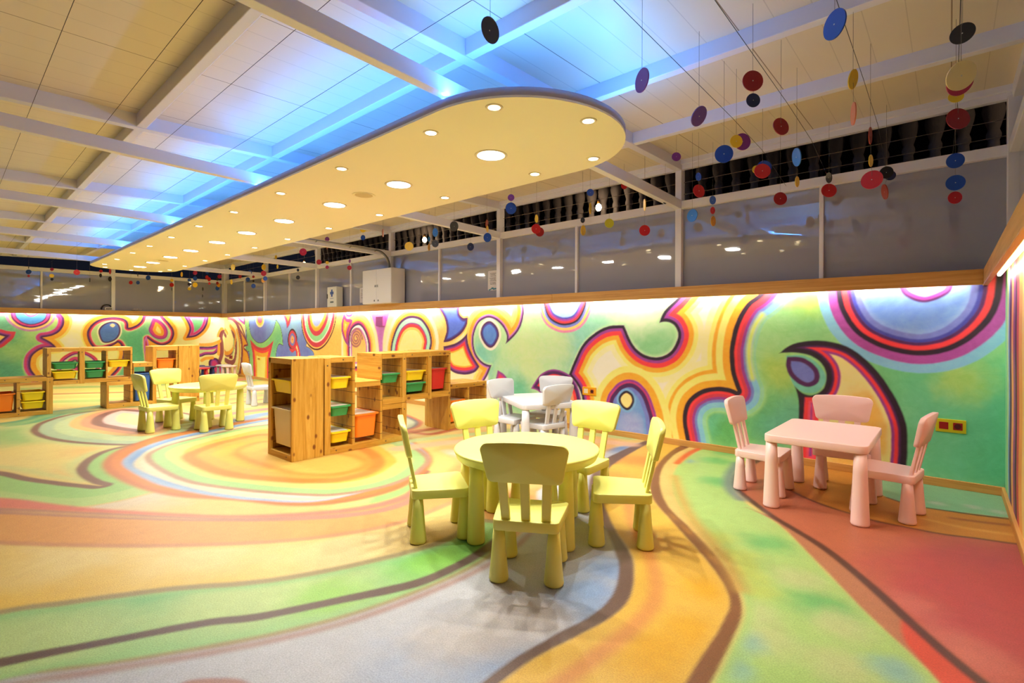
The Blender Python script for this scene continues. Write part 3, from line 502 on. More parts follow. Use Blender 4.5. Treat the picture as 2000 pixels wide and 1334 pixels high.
["f",[[-1.87,5.133,1],[-1.827,4.737],[-1.808,4.445],[-1.727,4.043],[-1.587,3.659],[-1.364,3.253],[-1.123,2.939],[-0.856,2.594],[-0.708,2.364],[-0.63,2.162],[-0.602,1.939],[-0.581,1.679],[-0.564,1.443,1],[0.031,1.969,1],[-0.023,2.166],[-0.101,2.296],[-0.246,2.501],[-0.443,2.811],[-0.77,3.317],[-1.017,3.562],[-1.222,3.9],[-1.352,4.339],[-1.381,4.756],[-1.288,5.142,1]],[[99,[190,232,136]]],0.03],
["l",[[-1.817,5.306],[-1.859,5.02],[-1.863,4.678],[-1.802,4.261]],0.03,[246,110,60],0.02],
["b",[-1.597,4.944],0.16,[112,206,120],0.8],
["b",[-1.557,5.118],0.16,[112,206,120],0.8],
["b",[-1.353,3.955],0.16,[112,206,120],0.8],
["b",[-0.747,2.986],0.16,[112,206,120],0.8],
["b",[-1.57,4.586],0.16,[112,206,120],0.8],
["b",[-0.414,2.455],0.16,[112,206,120],0.8],
["b",[-0.823,2.709],0.12,[206,226,110],0.8],
["b",[-0.724,2.54],0.12,[206,226,110],0.8],
["b",[-0.981,2.869],0.12,[206,226,110],0.8],
["b",[-0.814,2.602],0.12,[206,226,110],0.8],
["b",[-0.655,2.411],0.12,[206,226,110],0.8],
["b",[-0.53,2.647],0.14,[214,228,160],0.8],
["b",[-0.324,2.337],0.14,[214,228,160],0.8],
["b",[-0.509,2.042],0.14,[214,228,160],0.8],
["b",[-0.603,2.185],0.14,[214,228,160],0.8],
["b",[-0.284,2.05],0.14,[214,228,160],0.8],
["b",[-0.588,1.972],0.1,[150,206,196],0.85],
["b",[-0.576,1.791],0.1,[150,206,196],0.85],
["b",[-0.135,2.146],0.1,[150,206,196],0.85],
["b",[-1.776,4.401],0.1,[150,206,196],0.85],
["l",[[-1.653,3.87],[-1.414,3.417],[-1.209,3.081],[-0.978,2.781],[-0.815,2.565],[-0.705,2.367]],0.03,[226,180,90],0.05],
["f",[[-1.333,5.321,1],[-1.306,4.527],[-1.288,4.198],[-1.205,3.916],[-1.109,3.764],[-0.844,3.43],[-0.677,3.286],[-0.487,3.089],[-0.276,2.796],[-0.112,2.534],[0.012,2.347],[0.081,2.258],[0.166,2.088,1],[1.525,3.289,1],[1.537,6.209,1],[0.317,5.451,1],[-0.536,5.516,1]],[[99,[212,122,88]]],0.02],
["b",[0.08,3.064],0.45,[206,82,88],0.9],
["b",[0.246,3.336],0.45,[206,82,88],0.9],
["b",[0.154,2.629],0.45,[206,82,88],0.9],
["b",[0.255,3.707],0.25,[196,80,96],0.6],
["b",[0.053,3.528],0.25,[196,80,96],0.6],
["b",[-0.12,2.716],0.14,[232,136,118],0.6],
["b",[0.01,2.501],0.14,[232,136,118],0.6],
["b",[0.09,2.417],0.14,[232,136,118],0.6],
["f",[[-1.015,3.499,1],[-0.77,3.317],[-0.443,2.811],[-0.246,2.501],[-0.101,2.296],[-0.023,2.166],[0.02,2.011,1],[0.124,2.103,1],[0.081,2.258],[0.012,2.347],[-0.112,2.534],[-0.276,2.796],[-0.487,3.089],[-0.677,3.286],[-0.844,3.43,1]],[[99,[206,140,100]]],0.015],
["f",[[-0.145,2.543,1],[-0.112,2.534],[0.012,2.347],[0.08,2.238],[0.143,2.068,1],[0.042,1.979,1],[-0.019,2.169],[-0.087,2.297],[-0.129,2.4]],[[99,[240,92,62]]],0.02],
["l",[[-1.2,5.329],[-1.281,4.943],[-1.306,4.527],[-1.288,4.198],[-1.205,3.916],[-1.109,3.764],[-0.848,3.45],[-0.677,3.286],[-0.488,3.096],[-0.276,2.802],[-0.112,2.539],[0.012,2.351],[0.081,2.261],[0.188,2.108]],0.024,[86,56,50],0.012],
["l",[[-1.405,4.618],[-1.328,4.162],[-1.214,3.826],[-1.086,3.639]],0.04,[130,150,150],0.04],
["f",[[-1.106,5.004,1],[-0.951,4.228],[-0.774,3.989],[-0.608,3.875],[-0.465,3.815],[-0.335,3.771],[-0.187,3.773],[-0.031,3.782],[0.125,3.835],[0.27,3.874],[0.684,4.01,1],[0.86,5.047,1],[0.269,4.388],[0.113,4.343],[-0.036,4.297],[-0.208,4.299],[-0.327,4.36],[-0.509,4.896],[-0.559,5.746,1]],[[99,[226,152,62]]],0.015],
["l",[[0.014,4.149],[0.155,4.185],[0.279,4.231]],0.02,[180,98,60],0.02],
["l",[[-0.13,4.021],[0.059,3.993],[0.267,4.037]],0.015,[250,190,90],0.03],
["l",[[-0.935,4.157],[-0.774,3.989],[-0.608,3.875],[-0.465,3.815],[-0.335,3.771],[-0.187,3.773],[-0.031,3.782],[0.125,3.835],[0.27,3.874],[0.503,3.97]],0.013,[120,64,56],0.012],
["f",[[-0.538,5.174,1],[-0.37,4.426],[-0.208,4.299],[-0.036,4.297],[0.113,4.343],[0.269,4.388],[0.792,4.646,1],[1.206,7.083,1],[-0.016,5.984,1]],[[99,[150,216,168]]],0.01],
["b",[0.117,4.51],0.06,[206,226,206],0.8],
["b",[0.238,4.491],0.06,[206,226,206],0.8],
["b",[-0.063,4.442],0.06,[206,226,206],0.8],
["l",[[-0.327,4.36],[-0.208,4.286],[-0.094,4.283],[0.014,4.304],[0.112,4.319],[0.268,4.364],[0.566,4.465]],0.012,[60,44,44],0.01],
["f",[[-3.741,3.15,1],[-4.19,3.904],[-3.913,4.567],[-3.029,4.764],[-2.597,4.732],[-2.455,4.039],[-2.197,3.383],[-2.37,2.712,1]],[[99,[248,196,120]]],0.1],
["l",[[-4.683,3.418],[-4.486,4.179],[-4.013,4.985],[-3.363,5.29],[-2.859,5.394]],0.08,[236,130,90],0.06],
["l",[[-4.501,3.286],[-4.299,4.005],[-3.838,4.768],[-3.221,5.066],[-2.743,5.175]],0.08,[250,220,150],0.06],
["l",[[-4.293,3.134],[-4.086,3.807],[-3.639,4.521],[-3.059,4.812],[-2.61,4.925]],0.08,[200,220,150],0.06],
["l",[[-4.068,2.97],[-3.857,3.594],[-3.427,4.258],[-2.885,4.539],[-2.467,4.656]],0.1,[250,200,160],0.06],
["b",[-4.444,4.401],0.3,[180,216,140],0.8],
["b",[-3.958,4.525],0.3,[180,216,140],0.8],
["b",[-3.626,4.698],0.3,[180,216,140],0.8],
["b",[-3.574,3.084],0.2,[236,236,240],0.9],
["b",[-5.898,3.573],0.2,[236,236,240],0.9],
["l",[[-4.737,3.218],[-4.735,3.528],[-4.382,3.614],[-4.39,4.09],[-4.159,4.754]],0.05,[222,110,80],0.04],
["f",[[-6.593,3.993,1],[-6.206,4.347],[-5.192,4.112],[-4.845,3.853],[-4.735,3.528],[-4.89,3.154],[-5.092,2.896,1]],[[0.05,[222,120,90]],[0.1,[130,130,140]],[99,[206,220,190]]],0.04],
]
def smooth(pts, closed):
    n = len(pts); out = []
    P = [np.array(p[:2], float) for p in pts]; K = [len(p) > 2 for p in pts]
    for i in range(n if closed else n-1):
        p1, p2 = P[i], P[(i+1) % n]
        p0 = P[i-1] if (closed or i > 0) else p1; p3 = P[(i+2) % n] if (closed or i+2 < n) else p2
        if K[i] and K[(i+1) % n]: out.append(p1); continue
        l = np.linalg.norm(p2-p1)
        def tan(a, b, c, sharp):
            if sharp: return np.zeros(2)
            v = (c-a)*.5; m = np.linalg.norm(v); lim = 1.2*l
            return v if m < lim else v*lim/m
        m1 = tan(p0, p1, p2, K[i]); m2 = tan(p1, p2, p3, K[(i+1) % n])
        if K[i]: m1 = (p2-p1)*.8-m2*.3
        if K[(i+1) % n]: m2 = (p2-p1)*.8-m1*.3
        for t in (0, .167, .333, .5, .667, .833):
            out.append((2*t**3-3*t*t+1)*p1+(t**3-2*t*t+t)*m1+(-2*t**3+3*t*t)*p2+(t**3-t*t)*m2)
    if not closed: out.append(P[-1])
    return np.array(out)
def sdist(U, V, poly, closed):
    """distance to the outline, positive inside"""
    d2 = np.full(U.shape, 1e9); ins = np.zeros(U.shape, bool); n = len(poly)
    for i in range(n if closed else n-1):
        ax, ay = poly[i]; bx, by = poly[(i+1) % n]; ex, ey = bx-ax, by-ay; q = ex*ex+ey*ey
        wx, wy = U-ax, V-ay
        t = np.clip((wx*ex+wy*ey)/q, 0, 1) if q > 1e-12 else np.zeros(U.shape)
        np.minimum(d2, (wx-t*ex)**2+(wy-t*ey)**2, out=d2)
        if closed and abs(ey) > 1e-12:
            c = ((ay > V) != (by > V)) & (U < ex*(V-ay)/ey+ax); ins ^= c
    d = np.sqrt(d2)
    return np.where(ins, d, -d) if closed else -d
def sstep(x): x = np.clip(x, 0, 1); return x*x*(3-2*x)
def wob(U, V, k, seed):
    r = random.Random(seed); s = np.zeros(U.shape)
    for i in range(5):
        a = r.random()*6.28; f = k*(1+.9*i); s += np.sin(f*(U*math.cos(a)+V*math.sin(a))+r.random()*6.28+1.3*np.sin(f*.7*(V*math.cos(a)-U*math.sin(a))+r.random()*6))/(1+.6*i)
    return s/2.2
def paint(U, V, items, scale=1., gain=1.):
    col = np.ones((len(U), 3))*.8; mask = np.ones(len(U)); seed = 0
    hand = .0025*wob(U, V, 7, 5)+.0012*wob(U, V, 31, 6)                     # the painter's unsteady hand
    for it in items:
        seed += 1
        if it[0] == 'f':
            pts, rmp, soft = smooth(it[1], True), it[2], it[3]
            soft = soft*(.6 if soft > .012 else 1); fin = [d for d, c in rmp if d < 50]; out = -min([0]+fin)+.02+soft*2
            x0, y0 = pts.min(0)-out; x1, y1 = pts.max(0)+out
            idx = np.nonzero((U >= x0) & (U <= x1) & (V >= y0) & (V <= y1))[0]
            mask = np.zeros(len(U))
            if not len(idx): continue
            d = sdist(U[idx], V[idx], pts, True)+hand[idx]*scale
            st = (1-.0*d)
            start = 0 if rmp[0][0] > 0 else None; prev = start
            for dm, c in rmp:
                if c is None: prev = dm; continue
                a = sstep((d-prev)/(2*soft)+.5)
                col[idx] = col[idx]*(1-a[:, None])+np.array(lin(c))*a[:, None]
                last = prev; prev = dm
            mask[idx] = sstep((d-last)/(2*soft+.03))
        elif it[0] == 'l':
            pts = smooth(it[1], False); hw, c, soft = it[2], it[3], it[4]; e = hw+2*soft
            x0, y0 = pts.min(0)-e; x1, y1 = pts.max(0)+e
            idx = np.nonzero((U >= x0) & (U <= x1) & (V >= y0) & (V <= y1))[0]
            if not len(idx): continue
            d = hw+sdist(U[idx], V[idx], pts, False)+hand[idx]*.5*scale; a = sstep(d/(2*soft)+.5)*.92
            col[idx] = col[idx]*(1-a[:, None])+np.array(lin(c))*a[:, None]
        else:
            (bx, by), r, c, al = it[1], it[2], it[3], it[4]
            if r < 0: continue
            idx = np.nonzero((abs(U-bx) < r*1.5) & (abs(V-by) < r*1.5))[0]
            if not len(idx): continue
            w = wob(U[idx], V[idx], 5/r, seed)
            dd = np.hypot(U[idx]-bx, V[idx]-by)/r+.13*w
            a = al*sstep((1.3-dd)/1.15)*mask[idx]
            col[idx] = col[idx]*(1-a[:, None])+np.array(lin(c))*a[:, None]
    return np.minimum(col*gain, .93)
def axis(a, b, fine, grow):
    """sample positions from a to b, spacing grows with distance from 0"""
    xs = [a]
    while xs[-1] < b: xs.append(xs[-1]+fine+grow*abs(xs[-1]))
    xs[-1] = b
    return np.array(xs)
def painted(name, us, vs, place, items, m, extra=None, flip=False, scale=1., gain=1.):
    U, V = np.meshgrid(us, vs); U = U.ravel(); V = V.ravel(); nu, nv = len(us), len(vs)
    col = items(U, V) if callable(items) else paint(U, V, items, scale, gain)
    co = np.array(place(U, V)).T
    q = np.arange(nu*nv).reshape(nv, nu)
    f = np.stack([q[:-1, :-1], q[:-1, 1:], q[1:, 1:], q[1:, :-1]], -1).reshape(-1, 4)
    if flip: f = f[:, ::-1]
    ev, ef = extra if extra else ([], [])
    nv0 = len(co); co = np.vstack([co, np.array(ev).reshape(-1, 3)]); f = np.vstack([f, np.array(ef, int).reshape(-1, 4)+nv0])
    col = np.vstack([col, np.full((len(ev), 3), .45)])
    me = bpy.data.meshes.new(name)
    me.vertices.add(len(co)); me.vertices.foreach_set('co', co.astype(np.float32).ravel())
    me.loops.add(f.size); me.loops.foreach_set('vertex_index', f.astype(np.int32).ravel())
    me.polygons.add(len(f)); me.polygons.foreach_set('loop_start', np.arange(0, f.size, 4, dtype=np.int32))
    me.update(calc_edges=True); me.validate()
    at = me.color_attributes.new('paint', 'FLOAT_COLOR', 'POINT')
    at.data.foreach_set('color', np.hstack([col, np.ones((len(col), 1))]).astype(np.float32).ravel())
    me.materials.append(m)
    o = bpy.data.objects.new(name, me); COL.objects.link(o)
    return struct(o)
def boxvf(x0, x1, y0, y1, z0, z1):
    return ([(x, y, z) for z in (z0, z1) for y in (y0, y1) for x in (x0, x1)], [(0, 2, 3, 1), (4, 5, 7, 6), (0, 1, 5, 4), (2, 6, 7, 3), (0, 4, 6, 2), (1, 3, 7, 5)])
def paint_mat(name, sc, rough, grain, streak):
    m = mat(name, (200, 200, 200), rough, spec=.35); co = obj_coord(m)
    at = N(m, 'ShaderNodeAttribute'); at.attribute_name = 'paint'
    n1 = noise(m, co, 1, 8, .72, sc, 2.2)
    n2 = noise(m, co, 7, 4, .6, (1, 1, 1), 1.5)
    c = mix(m, streak, at.outputs['Color'], ramp(m, n1, ((.25, (.30, .30, .30)), (.75, (.74, .74, .74)))), 'OVERLAY')
    c = mix(m, streak*.8, c, ramp(m, n2, ((.3, (.34, .34, .34)), (.7, (.68, .68, .68)))), 'OVERLAY')
    g = noise(m, co, grain[0], 2, .6)
    c = mix(m, grain[1], c, ramp(m, g, ((.35, (.25, .25, .25)), (.65, (.72, .72, .72)))), 'OVERLAY')
    LK(m, c, m.node_tree.nodes['Principled BSDF'].inputs['Base Color'])
    bump(m, g, grain[2], .5)
    return m
M_WALLP = paint_mat('mural_paint', (3.2, 3.2, 4.5), .5, (300, .1, .0006), .36)
M_FLOORP = paint_mat('painted_screed', (9, 9, 9), .42, (170, .30, .0012), .16)
YB, XL, XR, YF = 4.96, -14.5, .295, -5.6
# back mural wall
painted('wall_back', -axis(-XR, -XL, .0045, .0019)[::-1], np.linspace(0, 1.6, 268), lambda u, v: (u, np.full_like(u, YB), v), BACK_PAINT, M_WALLP,
        boxvf(XL-.15, XR+.15, YB+.004, YB+.12, 0, 1.585), gain=1.25)
# far end mural wall
painted('wall_left', np.concatenate([np.arange(YF, -.4, .08), np.arange(-.4, YB, .011), [YB]]), np.linspace(0, 1.6, 146), lambda u, v: (np.full_like(u, XL), u, v), LEFT_PAINT, M_WALLP,
        boxvf(XL-.12, XL-.004, YF, YB, 0, 1.585), gain=1.2)
def right_cols(U, V):
    col = np.zeros((len(U), 3)); w = .05*np.sin(V*3.1+.4)+.03*np.sin(V*7)+(V-.7)*.10
    t = (YB-U)+w
    cs = ((0, (120, 200, 150)), (.17, (176, 206, 140)), (.28, (110, 150, 210)), (.36, (84, 44, 92)), (.50, (236, 164, 100)), (.62, (150, 70, 140)), (.74, (70, 36, 70)), (.83, (206, 70, 84)), (.95, (246, 178, 90)), (1.12, (252, 220, 130)), (1.32, (190, 90, 170)), (1.6, (250, 190, 100)))
    for d, c in cs:
        a = sstep((t-d)/.03+.5); col = col*(1-a[:, None])+np.array(lin(c))*a[:, None]
    return col
painted('wall_right', np.concatenate([np.arange(YF, 2.5, .08), np.arange(2.5, YB, .012), [YB]]), np.linspace(0, 1.6, 120), lambda u, v: (np.full_like(u, XR), u, v), right_cols, M_WALLP,
        boxvf(XR+.004, XR+.12, YF, YB, 0, 1.585), True)
ys = np.concatenate([-axis(1.2, -YF, .03, .03)[::-1], -axis(0, 1.2, .008, .004)[::-1][:-1] if False else np.arange(-1.18, 0, .012), axis(0, YB, .006, .0026)])
painted('floor', -axis(-XR, -XL, .0065, .0030)[::-1], ys, lambda u, v: (u, v, np.zeros_like(u)), FLOOR_PAINT, M_FLOORP,
        boxvf(XL-.15, XR+.15, YF-.1, YB+.15, -.12, -.004), scale=1.0, gain=.6)

# ------------------------------------------------------------------ room shell
M_FRAME = mat('white_lacquer', (230, 229, 242), .4)
M_OAKX, M_OAKY = wood(0, tone='oak'), wood(1, tone='oak')
struct(box('wall_front', mat('brown_plaster', (110, 96, 80), .8), (XL, XR, YF-.1, YF, 0, 2.62)))
ZB = lambda y: 2.625+.034*y                                             # underside of the rafters
def ceiling_mat():
    m = mat('white_roof_boards', (228, 222, 214), .42); co = N(m, 'ShaderNodeNewGeometry').outputs['Position']
    sx = N(m, 'ShaderNodeSeparateXYZ'); LK(m, co, sx.inputs[0])
    def groove(p, w):
        a = N(m, 'ShaderNodeMath'); a.operation = 'WRAP'; LK(m, sx.outputs[0], a.inputs[0]); a.inputs[1].default_value = p; a.inputs[2].default_value = 0
        b = N(m, 'ShaderNodeMath'); b.operation = 'LESS_THAN'; LK(m, a.outputs[0], b.inputs[0]); b.inputs[1].default_value = w
        return b.outputs[0]
    g1, g2 = groove(.1775, .005), groove(.8875, .006)
    c = mix(m, g1, (*lin((228, 216, 192)), 1), (*lin((208, 196, 172)), 1)); c = mix(m, g2, c, (*lin((150, 128, 98)), 1))
    LK(m, c, m.node_tree.nodes['Principled BSDF'].inputs['Base Color'])
    return m
k = MB(); zc = lambda y: ZB(y)+.1
k.hexa([(XL-.3, YF-.2, zc(YF-.2)), (XR+.4, YF-.2, zc(YF-.2)), (XR+.4, 5.2, zc(5.2)), (XL-.3, 5.2, zc(5.2))], [(XL-.3, YF-.2, zc(YF-.2)+.05), (XR+.4, YF-.2, zc(YF-.2)+.05), (XR+.4, 5.2, zc(5.2)+.05), (XL-.3, 5.2, zc(5.2)+.05)])
struct(k.build('ceiling', ceiling_mat()))
tn = [0]
def trim(o):
    tn[0] += 1; o.name = 'trim_%d' % tn[0]; return struct(o)
PX = [-2.08, -4.57, -7.04, -9.53, -11.97, -14.42]                        # frame lines
for x in PX[:5]:
    trim(beam('tie', M_FRAME, (x, YF, 2.446+.06), (x, 4.95, 2.402), .06, .09))
for x in [.36]+PX: trim(beam('rafter', M_FRAME, (x, YF, ZB(YF)), (x, 5.0, ZB(5.0)), .07, .105))
for i in range(-6, 5):
    y = i*.98-.0
    xs = [XR+.05]+[p for p in PX]
    for a, b in zip(xs[:-1], xs[1:]):
        trim(beam('purlin', M_FRAME, (a-.036, y, ZB(y)+.004), (b+.036, y, ZB(y)+.004), .06, .1))
trim(beam('eave', M_FRAME, (XR+.1, 4.965, 2.80), (XL-.1, 4.965, 2.80), .05, .06))
trim(beam('eave', M_FRAME, (XR+.1, 4.925, 2.845), (XL-.1, 4.925, 2.845), .03, .05))
# upper glazing, back side: posts, rail, mullions, panes
def pane_mat():
    m = mat('smoked_film_glass', (150, 152, 174), .03, spec=.8, coat=1); co = N(m, 'ShaderNodeNewGeometry').outputs['Position']
    n = noise(m, co, 1, 2, .4, (1.3, 1.3, 4.2), 1.0)
    bump(m, n, .05, .032)
    m.node_tree.nodes['Principled BSDF'].inputs['Coat Roughness'].default_value = .02
    return m
M_PANE = pane_mat()
wn = [0]
def window(b, along):
    wn[0] += 1
    o = struct(box('window_%d' % wn[0], M_PANE, b)); return o
posts = PX[:]; mull = []
allx = [.38]+PX
for a, b in zip(allx[:-1], allx[1:]):
    mid = -.83 if a > 0 else (a+b)/2-.01; mull.append(mid)
    for s, e in ((a, mid), (mid, b)): window((e+.012, s-.012, 4.985, 4.993, 1.605, 2.405), 0)
trim(box('post', M_FRAME, (XL-.06, XL+.11, 4.90, 5.03, 1.6, 2.81), None, .004))
for x in posts[:-1]: trim(box('post', M_FRAME, (x-.032, x+.032, 4.93, 5.02, 1.6, 2.81), None, .004))
trim(box('post', M_FRAME, (.30, .40, 4.90, 5.02, 1.6, 2.81), None, .004))
for x in mull: trim(box('mullion', M_FRAME, (x-.016, x+.016, 4.955, 5.0, 1.6, 2.41), None, .003))
for a, b in zip(allx[:-1], allx[1:]): trim(box('rail', M_FRAME, (b+.032, a-.032, 4.935, 5.0, 2.402, 2.482), None, .004))
# far end glazing
yl = [4.93, 2.61, .19, -2.2, -4.6]
for a, b in zip(yl[:-1], yl[1:]):
    mid = (a+b)/2+(.03 if a > 4 else 0)
    for s, e in ((a, mid), (mid, b)): window((XL-.043, XL-.035, e+.012, s-.012, 1.6, 2.405), 1)
    trim(box('rail', M_FRAME, (XL-.05, XL+.015, b+.032, a-.032, 2.40, 2.48), None, .004)); trim(box('mullion', M_FRAME, (XL-.04, XL+.005, mid-.016, mid+.016, 1.6, 2.41), None, .003))
for y in yl[1:]: trim(box('post', M_FRAME, (XL-.07, XL+.02, y-.035, y+.035, 1.6, 2.72), None, .004))
# right side glazing
for a, b in ((4.9, 2.4), (2.4, -.1), (-.1, -2.6)):
    window((XR+.06, XR+.068, b+.03, a-.03, 1.6, 2.405), 1); trim(box('rail', M_FRAME, (XR+.01, XR+.08, b+.03, a-.03, 2.40, 2.48), None, .004))
    trim(box('post', M_FRAME, (XR+.005, XR+.09, b-.03, b+.03, 1.6, 2.72), None, .004))
# oak ledges over the murals, hollow underneath, with the light tubes in them
def ledge(name, m, a, b, side):
    k = MB()
    if side == 'y': k.box(b, a, 4.84, 4.868, 1.496, 1.606); k.box(b, a, 4.868, 5.04, 1.588, 1.606)
    elif side == 'l': k.box(XL+.09, XL+.118, b, a, 1.50, 1.61); k.box(XL-.08, XL+.09, b, a, 1.592, 1.61)
    else: k.box(XR-.118, XR-.09, b, a, 1.496, 1.606); k.box(XR-.09, XR+.10, b, a, 1.588, 1.606)
    o = k.build(name, m, None, .003); return trim(o)
for a, b in ((XR-.118, -3.6), (-3.602, -7.81), (-7.812, XL+.118)): ledge('ledge', M_OAKX, a, b, 'y')
ledge('ledge', M_OAKY, 4.868, YF, 'l'); ledge('ledge', M_OAKY, 5.0, YF, 'r')
M_TUBE = mat('lit_tube', (255, 240, 205), .4, emit=14)
def tube_light(label, p, q, watts, rot):
    t = thing('light_tube', label, 'light tube', p, 0, 'light tubes under the oak ledges')
    k = MB(); k.tube([(0, 0, 0), Vector(q)-Vector(p)], .011, 10); k.build('lit_tube', M_TUBE, t)
    d = Vector(q)-Vector(p); L = d.length
    n = max(1, round(L/2.4))
    for i in range(n+1):
        c = d*(i/n); box('bracket', M_FRAME, (c.x-.012, c.x+.012, c.y-.012, c.y+.012, c.z+.008, c.z+.03), t)
    for i in range(n):
        c = Vector(p)+d*((i+.5)/n)
        lamp('tube_glow', 'AREA', tuple(c+Vector((0, 0, -.016))-Vector(p)), watts*L/n, C_LED, t, shape='RECTANGLE', size=L/n*.98, size_y=.02, rot=rot)
    return t
tube_light('white light tube under the oak ledge of the long back mural', (XL+.25, 4.915, 1.555), (XR-.2, 4.915, 1.555), W_LED, (math.radians(8), 0, 0))
tube_light('white light tube under the oak ledge of the far end wall', (XL+.045, YF+.2, 1.56), (XL+.045, 4.80, 1.56), W_LED, (math.radians(8), 0, math.pi/2))
tube_light('white light tube under the oak ledge beside the right corner', (XR-.04, 2.2, 1.555), (XR-.04, 4.80, 1.555), W_LED*.5, (math.radians(-8), 0, math.pi/2))
M_SKX, M_SKY = M_OAKX, M_OAKY
def named(n, o): o.name = n; return struct(o)
named('baseboard_back', box('b', M_OAKX, (XL, XR, YB-.018, YB+.002, 0, .062), None, .003))
named('baseboard_left', box('b', M_OAKY, (XL-.002, XL+.018, YF, YB-.018, 0, .062), None, .003))
named('baseboard_right', box('b', M_OAKY, (XR-.018, XR+.002, YF, YB-.018, 0, .062), None, .003))
